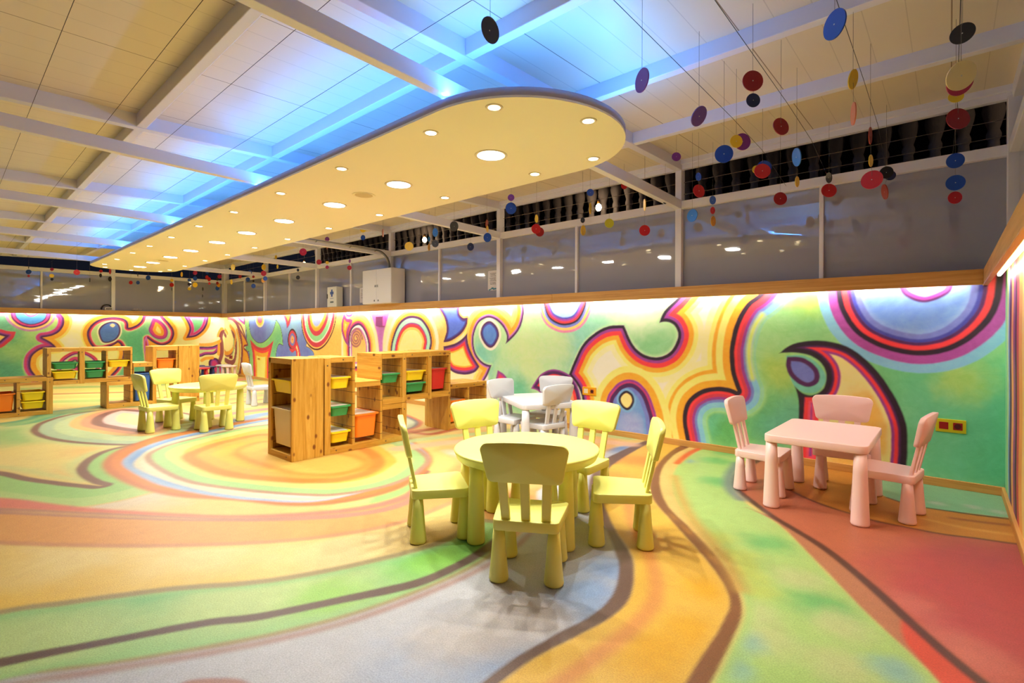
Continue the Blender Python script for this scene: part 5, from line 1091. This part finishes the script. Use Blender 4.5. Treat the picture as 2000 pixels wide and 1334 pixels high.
def screws(t, pts, ax):
    k = MB()
    for p in pts:
        q = MB(); q.lathe([(.007, -.002), (.007, .003), (.004, .003)], 10); R = Matrix.Rotation(math.pi/2, 4, 'Y') if ax == 0 else Matrix.Rotation(math.pi/2, 4, 'X')
        q.xf(Matrix.Translation(p) @ R); k.add(q.v, q.f)
    k.build('screws', M_SCREW, t)
def end_unit(y0, F, D, label, H=.905):
    """tall narrow unit whose solid side panel faces +x and whose trays face the short sides (local y)"""
    t = thing('storage_shelf', label, 'shelf', (0, 0, 0), 0, 'wooden storage shelf units')
    x1, x0 = F, F-D; y1 = y0+.295
    board(t, 'side_panel', (x1-.022, x1, y0, y1, 0, H), WZ)
    board(t, 'side_panel', (x0, x0+.022, y0, y1, 0, H), WZ)
    board(t, 'stile', (x0+.022, x0+.05, y0, y0+.03, 0, H), WZ); board(t, 'stile', (x0+.022, x0+.05, y1-.03, y1, 0, H), WZ)
    board(t, 'inner_panel', (x1-.03, x1-.022, y0+.03, y1-.03, .06, H-.06), WG)
    board(t, 'inner_panel', (x0+.022, x0+.03, y0+.03, y1-.03, .06, H-.06), WG)
    board(t, 'top_board', (x0+.022, x1-.022, y0, y1, H-.05, H), WX); board(t, 'bottom_board', (x0+.05, x1-.022, y0, y1, .0, .055), WX)
    screws(t, [(x0+.02, y0, H-.14), (x1-.1, y0, .03)], 1)
    return t
# near group: front plane x = -4.34
F, B = -4.34, -4.78
end_unit(2.022, -4.33, .48, 'tall narrow pine shelf unit with knotty side panel at the near end of the shelves')
storage_bin(-4.57, 2.17, .59, .285, .395, .118, 'yellow', 'yellow bin in the upper slot of the near narrow shelf unit', True)
storage_bin(-4.57, 2.17, .112, .285, .395, .335, 'beige', 'tall beige bin in the lower slot of the near narrow shelf unit', True)
t = thing('storage_shelf', 'stepped pine shelf unit with three falling columns behind the near narrow unit', 'shelf', (0, 0, 0), 0, 'wooden storage shelf units')
board(t, 'side_panel', (B, F, 2.335, 2.395, 0, .9), WZ)
board(t, 'top_board', (B, F, 2.395, 2.622, .855, .905), WY); board(t, 'divider', (B, F-.004, 2.622, 2.65, .055, .905), WG)
board(t, 'inner_panel', (B, F-.02, 2.395, 2.403, .055, .855), WG)
board(t, 'step_board', (B, F, 2.65, 2.936, .604, .656), WY); board(t, 'divider', (B, F-.004, 2.936, 2.96, .055, .604), WG)
board(t, 'step_board', (B, F, 2.96, 3.203, .348, .400), WY); board(t, 'side_panel', (B, F, 3.203, 3.262, 0, .398), WZ)
board(t, 'inner_panel', (B, F-.02, 3.195, 3.203, .055, .348), WG)
board(t, 'bottom_board', (B, F, 2.395, 3.203, .0, .055), WY)
screws(t, [(F, 2.36, .83), (F, 2.45, .03), (F, 3.0, .03), (F, 3.23, .33), (F, 2.52, .88)], 0)
t = thing('storage_shelf', 'raised pine shelf unit with red bin, bridging to the low shelf by the white table', 'shelf', (0, 0, 0), 0, 'wooden storage shelf units')
board(t, 'side_panel', (B, F-.006, 2.937, 2.958, .657, .925), WX)
board(t, 'top_board', (B, F, 2.958, 3.205, .872, .925), WY); board(t, 'top_board', (B, F, 3.255, 3.55, .874, .928), WY); board(t, 'top_board', (B, F, 3.60, 3.855, .878, .934), WY)
board(t, 'stile', (B, F, 3.205, 3.255, .402, .926), WZ); board(t, 'stile', (B, F, 3.55, 3.60, .402, .93), WZ); board(t, 'side_panel', (B, F, 3.855, 3.88, .402, .934), WG)
board(t, 'floor_board', (B, F, 2.962, 3.205, .402, .456), WY); board(t, 'floor_board', (B, F, 3.255, 3.55, .414, .470), WY); board(t, 'floor_board', (B, F, 3.60, 3.855, .412, .471), WY)
board(t, 'inner_panel', (B, F-.02, 3.197, 3.205, .456, .872), WG); board(t, 'inner_panel', (B, F-.02, 3.542, 3.55, .47, .874), WG)
board(t, 'end_panel', (B, F-.045, 3.885, 3.905, .0, .40), WZ)
screws(t, [(F, 3.23, .86), (F, 3.575, .87), (F, 3.33, .90), (F, 3.72, .905), (F, 3.08, .90), (F, 3.86, .44)], 0)
t = thing('storage_shelf', 'low pine shelf unit with two columns beside the white chairs', 'shelf', (0, 0, 0), 0, 'wooden storage shelf units')
F3, B3 = -4.42, -4.86
board(t, 'side_panel', (B3, F3, 3.925, 3.955, 0, .475), WZ); board(t, 'top_board', (B3, F3, 3.925, 4.56, .475, .530), WY)
board(t, 'divider', (B3, F3-.004, 4.235, 4.26, .055, .475), WG); board(t, 'side_panel', (B3, F3, 4.53, 4.56, 0, .475), WG); board(t, 'bottom_board', (B3, F3, 3.955, 4.53, 0, .055), WY)
screws(t, [(F3, 4.05, .50), (F3, 4.34, .50)], 0)
XC = -4.555
def bb(y0, y1, z0, z1, c, lb, lid=True, xc=None, d=.41): storage_bin(XC if xc is None else xc, (y0+y1)/2, z0, y1-y0, d, z1-z0, c, lb, lid)
bb(2.406, 2.618, .606, .716, 'yellow', 'yellow bin, topmost of three in the tall column next to the near narrow unit')
bb(2.406, 2.618, .345, .442, 'green', 'green bin between two yellow bins in the tall column next to the near narrow unit')
bb(2.406, 2.618, .094, .200, 'yellow', 'yellow bin, lowest of three in the tall column next to the near narrow unit')
bb(2.656, 2.93, .105, .335, 'orange', 'deep orange bin under the middle step of the near shelves')
bb(2.966, 3.192, .618, .716, 'green', 'single green bin in the first column of the raised near shelf')
bb(3.264, 3.538, .622, .728, 'yellow', 'yellow bin above a green bin in the raised near shelf'); bb(3.264, 3.538, .498, .598, 'green', 'green bin under a yellow bin in the raised near shelf')
bb(3.608, 3.848, .500, .735, 'red', 'deep red bin in the last column of the raised near shelf')
bb(3.965, 4.225, .07, .33, 'orange', 'orange bin in the low shelf beside the white chairs, partly behind a lime chair', True, -4.65)
# far group: front plane x = -9.3
F, B = -9.30, -9.74
t = thing('storage_shelf', 'low pine shelf unit with orange and yellow bins at the left edge', 'shelf', (0, 0, 0), 0, 'wooden storage shelf units')
board(t, 'side_panel', (B, F, .95, 1.018, 0, .502), WZ); board(t, 'top_board', (B, F, -.02, .95, .455, .512), WY); board(t, 'bottom_board', (B, F, -.02, .95, 0, .055), WY)
board(t, 'divider', (B, F-.004, .66, .694, .055, .455), WG); board(t, 'divider', (B, F-.004, .30, .334, .055, .455), WG); board(t, 'side_panel', (B, F, -.08, -.02, 0, .502), WZ)
screws(t, [(F, .985, .44), (F, .55, .49), (F, .75, .49), (F, .68, .03)], 0)
t = thing('storage_shelf', 'raised pine shelf unit holding green and yellow trays before the end wall', 'shelf', (0, 0, 0), 0, 'wooden storage shelf units')
board(t, 'side_panel', (B, F, .955, .998, .513, .903), WZ); board(t, 'top_board', (B, F, .998, 1.296, .852, .903), WY); board(t, 'top_board', (B, F, 1.354, 1.884, .850, .905), WY)
board(t, 'stile', (B+.29, F, 1.296, 1.354, .392, .905), WZ); board(t, 'divider', (B+.1, F-.004, 1.594, 1.614, .452, .85), WG); board(t, 'side_panel', (B, F, 1.884, 1.908, .398, .905), WG)
board(t, 'floor_board', (B, F, 1.020, 1.296, .394, .448), WY); board(t, 'floor_board', (B, F, 1.354, 1.884, .398, .452), WY)
screws(t, [(F, 1.12, .88), (F, 1.325, .84), (F, 1.27, .42), (F, 1.45, .88), (F, 1.72, .88)], 0)
t = thing('storage_shelf', 'stepped pine shelf unit with rising columns behind the far lime chairs', 'shelf', (0, 0, 0), 0, 'wooden storage shelf units')
board(t, 'side_panel', (B, F, 1.60, 1.628, 0, .340), WZ); board(t, 'step_board', (B, F, 1.60, 1.886, .340, .394), WY); board(t, 'bottom_board', (B, F, 1.628, 2.165, 0, .064), WY)
board(t, 'divider', (B, F-.004, 1.886, 1.918, .064, .394), WG); board(t, 'divider', (B, F-.004, 1.9185, 1.93, .41, .595), WG); board(t, 'step_board', (B, F, 1.918, 2.163, .595, .660), WY)
board(t, 'stile', (B, F, 2.165, 2.213, 0, .904), WZ); board(t, 'top_board', (B, F, 2.213, 2.50, .84, .908), WY); board(t, 'bottom_board', (B, F, 2.213, 2.50, 0, .064), WY); board(t, 'divider', (B, F-.004, 2.478, 2.498, .064, .84), WG)
screws(t, [(F, 1.80, .03), (F, 2.0, .63), (F, 2.10, .63), (F, 2.19, .58)], 0)
end_unit(2.505, -9.28, .46, 'tall narrow pine shelf unit with knotty side panel behind the far round table', .912)
XC = -9.515
bb(.345, .655, .08, .314, 'orange', 'deep orange bin in the low shelf at the left edge', False); bb(.70, .942, .203, .316, 'yellow', 'yellow bin above another yellow bin in the low shelf at the left edge', False); bb(.70, .942, .090, .190, 'yellow', 'yellow bin under another yellow bin in the low shelf at the left edge', False)
bb(1.008, 1.288, .606, .698, 'green', 'green tray above a yellow tray in the first column of the far raised shelf', False); bb(1.008, 1.288, .472, .574, 'yellow', 'yellow tray under a green tray in the first column of the far raised shelf', False)
bb(1.36, 1.588, .605, .698, 'green', 'green tray above another green tray in the far raised shelf', False); bb(1.36, 1.588, .470, .572, 'green', 'green tray under another green tray in the far raised shelf', False)
bb(1.618, 1.880, .609, .708, 'yellow', 'single yellow tray in the last column of the far raised shelf', False)
bb(1.93, 2.158, .08, .50, 'blue', 'tall blue bin in the far stepped shelf behind a lime chair', False); bb(2.22, 2.474, .560, .708, 'orange', 'orange bin in the tall column beside the far knotty side panel', False)
# ------------------------------------------------------------------ things on the ledge and on the walls
M_WBOX = mat('white_enamel', (220, 218, 222), .35); M_INK = mat('dark_print', (60, 62, 74), .6); M_PAPER = mat('paper', (212, 208, 216), .6); M_BLUEP = mat('blue_print', (48, 84, 168), .5)
t = thing('wall_cabinet', 'white two-door metal cabinet on the oak ledge of the back wall', 'cabinet', (-7.053, 4.82, 1.606))
box('cabinet_body', M_WBOX, (-.408, .408, -.128, .13, 0, .56), t, .004)
for s in (-1, 1):
    d = box('door', M_WBOX, (min(s*.404, s*.002), max(s*.404, s*.002), -.136, -.128, .004, .556), t, .003)
    box('lock', M_INK, (s*.055-.008, s*.055+.008, -.141, -.136, .035, .062), d)
p = box('name_plate', mat('plate_silver', (200, 200, 204), .4), (-.055, .055, -.138, -.1355, .262, .31), t)
k = MB()                                                                  # lettering on the plate, as far as it can be made out: ACIS
def glyph(k, segs, ox, s, y):
    for (x0, z0), (x1, z1) in segs:
        d = Vector((x1-x0, 0, z1-z0)); n = Vector((-d.z, 0, d.x)).normalized()*.10*s
        a, b = Vector((ox+x0*s, y, .272+z0*s)), Vector((ox+x1*s, y, .272+z1*s))
        k.hexa([a-n, b-n, b+n, a+n], [q+Vector((0, -.001, 0)) for q in (a-n, b-n, b+n, a+n)])
GL = {'A': [((0, 0), (.4, 1)), ((.4, 1), (.8, 0)), ((.15, .38), (.65, .38))], 'C': [((.75, .95), (.1, .95)), ((.1, .95), (.1, .05)), ((.1, .05), (.75, .05))], 'I': [((.3, 0), (.3, 1))], 'S': [((.75, .95), (.1, .95)), ((.1, .95), (.1, .5)), ((.1, .5), (.75, .5)), ((.75, .5), (.75, .05)), ((.75, .05), (.1, .05))]}
for ch, ox in zip('ACIS', (-.047, -.020, .006, .022)): glyph(k, GL[ch], ox, .028, -.138)
k.build('lettering', M_INK, p)
t = thing('first_aid_box', 'small white first aid box with blue cross on the oak ledge', 'first aid box', (-8.707, 4.89, 1.606))
box('box_body', mat('first_aid_white', (214, 216, 210), .4), (-.165, .165, -.06, .06, 0, .375), t, .01)
lid = box('lid', mat('first_aid_white', (214, 216, 210), .4), (-.168, .168, -.072, -.06, 0, .378), t, .008)
k = MB(); k.box(-.062, .062, -.0735, -.072, .235, .285); k.box(-.026, .026, -.0736, -.072, .19, .325); k.box(-.062, .062, -.0735, -.072, .155, .162); k.build('blue_cross', M_BLUEP, lid)
box('print', mat('grey_print', (96, 110, 112), .6), (-.06, .06, -.0735, -.072, .075, .105), lid)
box('latch', mat('latch_navy', (24, 30, 56), .4), (-.176, -.150, -.08, -.068, .16, .245), t, .004)
def notice(loc, w, h, label, art):
    t = thing('notice', label, 'notice', loc, 0, 'paper notices on the glazing')
    k = MB(); k.prism(rrect(w, h, .02, 4), 0, .0015); k.xf(Matrix.Rotation(math.pi/2, 4, 'X')); k.build('sheet', M_PAPER, t)
    k = MB(); random.seed(5)
    for g0, rows in ((.36, 3), (.12, 3), (-.12, 2)):
        for r in range(rows):
            z = h*(g0-r*.07); x = -w*.30+random.random()*w*.08
            while x < w*.34:
                l = w*(.05+.12*random.random()); k.box(x, min(x+l, w*.40), -.0025, -.0015, z-.0032, z+.0032); x += l+w*.03
    k.build('printed_lines', M_INK, t)
    if art:
        k = MB()
        for cx, cz, r in ((-.3, -.47, .07), (-.16, -.44, .06), (.02, -.40, .10), (.16, -.45, .07), (.32, -.43, .09)):
            k.add([(w*(cx)+w*r*1.6*math.cos(a), -.0025, h*cz+h*r*.5*math.sin(a)) for a in [2*math.pi*i/12 for i in range(12)]], [tuple(range(12))])
        k.build('wave_drawing', mat('teal_print', (70, 130, 156), .6), t)
    return t
notice((-4.725, 4.984, 1.855), .17, .27, 'white paper notice with a teal drawing at its foot, taped beside a post', True)
notice((-7.93, 4.984, 1.80), .19, .27, 'plain white paper notice on the glazing, half behind the white cabinet', False)
t = thing('conduit', 'grey conduit pipe bending down from a tie beam to the white cabinet', 'pipe', (-6.96, 4.90, 2.20))
M_PIPE = mat('galvanised', (150, 148, 150), .3, .7)
P = [(0, -2.2, .285), (0, -.30, .262)]+[(0, -.30+.26*math.sin(a), .002+.26*math.cos(a)) for a in [math.pi/2*i/8 for i in range(1, 9)]]+[(0, -.04, -.032)]
k = MB(); k.tube(P, .017, 12); k.build('pipe', M_PIPE, t)
k = MB(); k.tube([(p[0]+.035, p[1], p[2]) for p in P[1:]], .008, 8); k.build('cable', mat('grey_cable', (84, 84, 88), .5), t)
for y in (-1.9, -1.3, -.75, -.3):
    k = MB(); z = .285+(y+2.2)*-.012; k.tube([(-.024, y, z-.002), (-.018, y, z-.018), (0, y, z-.024), (.018, y, z-.018), (.024, y, z-.002)], .004, 6); k.build('clamp', mat('clamp_dark', (70, 68, 70), .4, .5), t)
def socket(loc, w, h, plate, ins, label, turn=0):
    t = thing('wall_socket', label, 'wall socket', loc, turn)
    box('plate', mat('socket_plate_%d_%d_%d' % plate, plate, .4), (-w/2, w/2, -.012, 0, -h/2, h/2), t, .003)
    n = len(ins)
    for i, c in enumerate(ins):
        x = w*((i+.5)/n-.5)*.92; s = h*.27
        f = box('insert', mat('socket_%d_%d_%d' % c, c, .4), (x-s, x+s, -.0145, -.011, -s, s), t, .001)
        if i == n-1:
            k = MB(); k.lathe([(s*.75, -.0005), (s*.75, .0008)], 20); k.xf(Matrix.Translation((x, -.0147, 0)) @ Matrix.Rotation(math.pi/2, 4, 'X')); k.build('outlet', mat('outlet_dark', (70, 10, 16), .5), f)
    return t
socket((.006, YB, .461), .172, .098, (196, 190, 20), [(150, 12, 18), (140, 14, 20)], 'lime wall socket plate with two dark red inserts by the right corner')
socket((-3.145, YB, .465), .182, .096, (240, 170, 20), [(238, 226, 190), (214, 110, 24)], 'orange wall socket plate with a white switch above the white table')
socket((-14.04, YB, .47), .20, .085, (150, 30, 40), [(96, 16, 24)], 'small dark red socket plate on the mural of the far corner')
socket((-12.29, YB, .49), .14, .05, (236, 190, 60), [(40, 34, 30), (44, 36, 30)], 'small double socket in the yellow mural panel of the far back wall')
t = thing('junction_box', 'violet painted junction box high on the mural above the near shelves', 'junction box', (-7.31, YB, 1.327))
box('box_body', mat('violet_paint', (184, 92, 184), .5), (-.108, .108, -.045, 0, -.085, .085), t, .006); box('cover', mat('violet_paint', (184, 92, 184), .5), (-.1, .1, -.052, -.045, -.077, .077), t, .004)
t = thing('electric_motor', 'small white motor housing with black loop cable on the far ledge', 'motor', (XL-.02, 2.48, 1.61))
box('housing', M_WBOX, (-.05, .06, -.03, .12, 0, .07), t, .01)
k = MB(); k.tube([(0, .02-.10*math.cos(a), .02+.11*math.sin(a)) for a in [math.pi*i/14 for i in range(15)]], .014, 8); k.build('cable_loop', mat('black_rubber', (24, 24, 26), .5), t)
k = MB()
for i in range(3): k.box(.06, .063, 0+.035*i, .022+.035*i, .02, .05)
k.build('vent', M_INK, t)
t = thing('plastic_bag', 'crumpled clear plastic bag lying on the far ledge', 'bag', (XL-.01, 3.05, 1.612))
bm = bmesh.new(); bmesh.ops.create_icosphere(bm, subdivisions=3, radius=1); random.seed(2)
for v in bm.verts:
    n = .8+.25*math.sin(v.co.x*7+1)*math.sin(v.co.y*9)+.12*random.random(); v.co = Vector((v.co.x*.05*n, v.co.y*.10*n, max(0, (v.co.z*.035+.03)*n)))
me = bpy.data.meshes.new('bag_film'); bm.to_mesh(me); bm.free(); me.materials.append(mat('film', (176, 172, 176), .15)); o = bpy.data.objects.new('bag_film', me); COL.objects.link(o); o.parent = t

# ------------------------------------------------------------------ the night outside: terrace with stone balustrade
M_STONE = mat('weathered_stone', (122, 112, 110), .8); bump(M_STONE, noise(M_STONE, obj_coord(M_STONE), 30, 4), .01, .5)
M_DARK = mat('dark_render', (44, 36, 36), .9)
tag(box('terrace_slab', M_STONE, (-16, 3.2, 6.3, 9, 2.32, 2.46)), 'stone terrace slab outside behind the glazed back wall', 'terrace')
tag(box('balustrade_rail', M_STONE, (-16, 3.2, 6.38, 6.62, 3.33, 3.43), None, .01), 'stone handrail over the row of balusters outside', 'handrail')
bal0 = tag((lambda k: (k.lathe([(.065, 0), (.065, .06), (.04, .08), (.05, .12), (.075, .22), (.070, .32), (.045, .44), (.04, .50), (.055, .53), (.055, .56), (.042, .60), (.075, .72), (.085, .78), (.07, .87)], 14), k.build('stone_baluster', M_STONE))[1])(MB()),
           'dim stone baluster in the dark row outside behind the cable lines', 'baluster', 'stone balusters of the terrace outside')
bal0.location = (.304, 6.5, 2.46)
for i in range(1, 62):
    c = bal0.copy(); COL.objects.link(c); c.location = (.304-.2095*i, 6.5, 2.46)
tag(box('building_wall', M_DARK, (-18, 4, 9.4, 9.6, 0, 6)), 'dark house wall at the back of the terrace outside', 'wall')
tag(box('canopy', M_DARK, (-16, 3.2, 5.6, 9.4, 3.86, 3.92)), 'dark canopy slab over the terrace outside', 'canopy')
random.seed(8)
for i, (x0, z0) in enumerate(((-.95, 3.0), (-.35, 2.9), (.35, 2.95), (-2.3, 3.0), (-4.2, 3.0), (-6.4, 3.0))):
    t = thing('terrace_window', 'dim tall window in the dark house wall outside, %s from the right' % ORD[[2, 1, 0, 3, 4, 5][i]].replace('nearest', 'first'), 'window', (x0*1.4, 9.4, z0), 0, 'windows of the dark house outside')
    k = MB(); k.box(-.26, -.22, -.03, 0, 0, .8); k.box(.22, .26, -.03, 0, 0, .8); k.box(-.22, .22, -.03, 0, .76, .8); k.box(-.012, .012, -.03, 0, 0, .76); k.build('window_frame', mat('dim_frame', (110, 104, 120), .4), t)
    box('pane', mat('dark_glass', (14, 14, 20), .05), (-.22, .22, -.008, -.002, 0, .76), t)
for z, n in ((2.56, 'lower'), (2.68, 'upper')):
    k = MB(); k.tube([(XR+.2, 5.0, z), (XL, 5.0, z)], .003, 6); tag(k.build('cable_line', mat('steel_cable', (150, 140, 132), .35, .6)), '%s of two steel cables along the open gap under the eave' % n, 'cable')
M_GLOBE = mat('lit_bulb', (255, 226, 180), .3, emit=30)
for (x, y, z), n in zip(((-3.79, 6.2, 2.94), (-7.70, 6.2, 2.94), (-12.6, 6.2, 2.90), (1.3, 5.75, 3.3)), ('above the green mural zone', 'above the white cabinet', 'near the far corner', 'added out of view to brighten the balusters')):  # last bulb is an added lamp, out of view, to brighten the balusters
    t = thing('bulb_lamp', 'lit bare bulb lamp outside in the gap, %s' % n, 'lamp', (x, y, z), 0, 'lit bulbs on the terrace outside')
    k = MB(); k.lathe([(.008, -.055), (.03, -.045), (.043, -.01), (.038, .02), (.018, .045)], 16); k.build('bulb', M_GLOBE, t)
    k = MB(); k.lathe([(.02, .045), (.024, .05), (.022, .10), (.006, .11)], 12); k.build('lamp_holder', mat('brass', (120, 84, 40), .35, .7), t)
    k = MB(); k.tube([(0, 0, .11), (.01, 0, .5), (0, 0, 3.86-z)], .004, 6); k.build('cord', M_WIRE, t)
    lamp('bulb_glow', 'POINT', (0, -.06, 0), 6, (1, .7, .4), t, shadow_soft_size=.045)
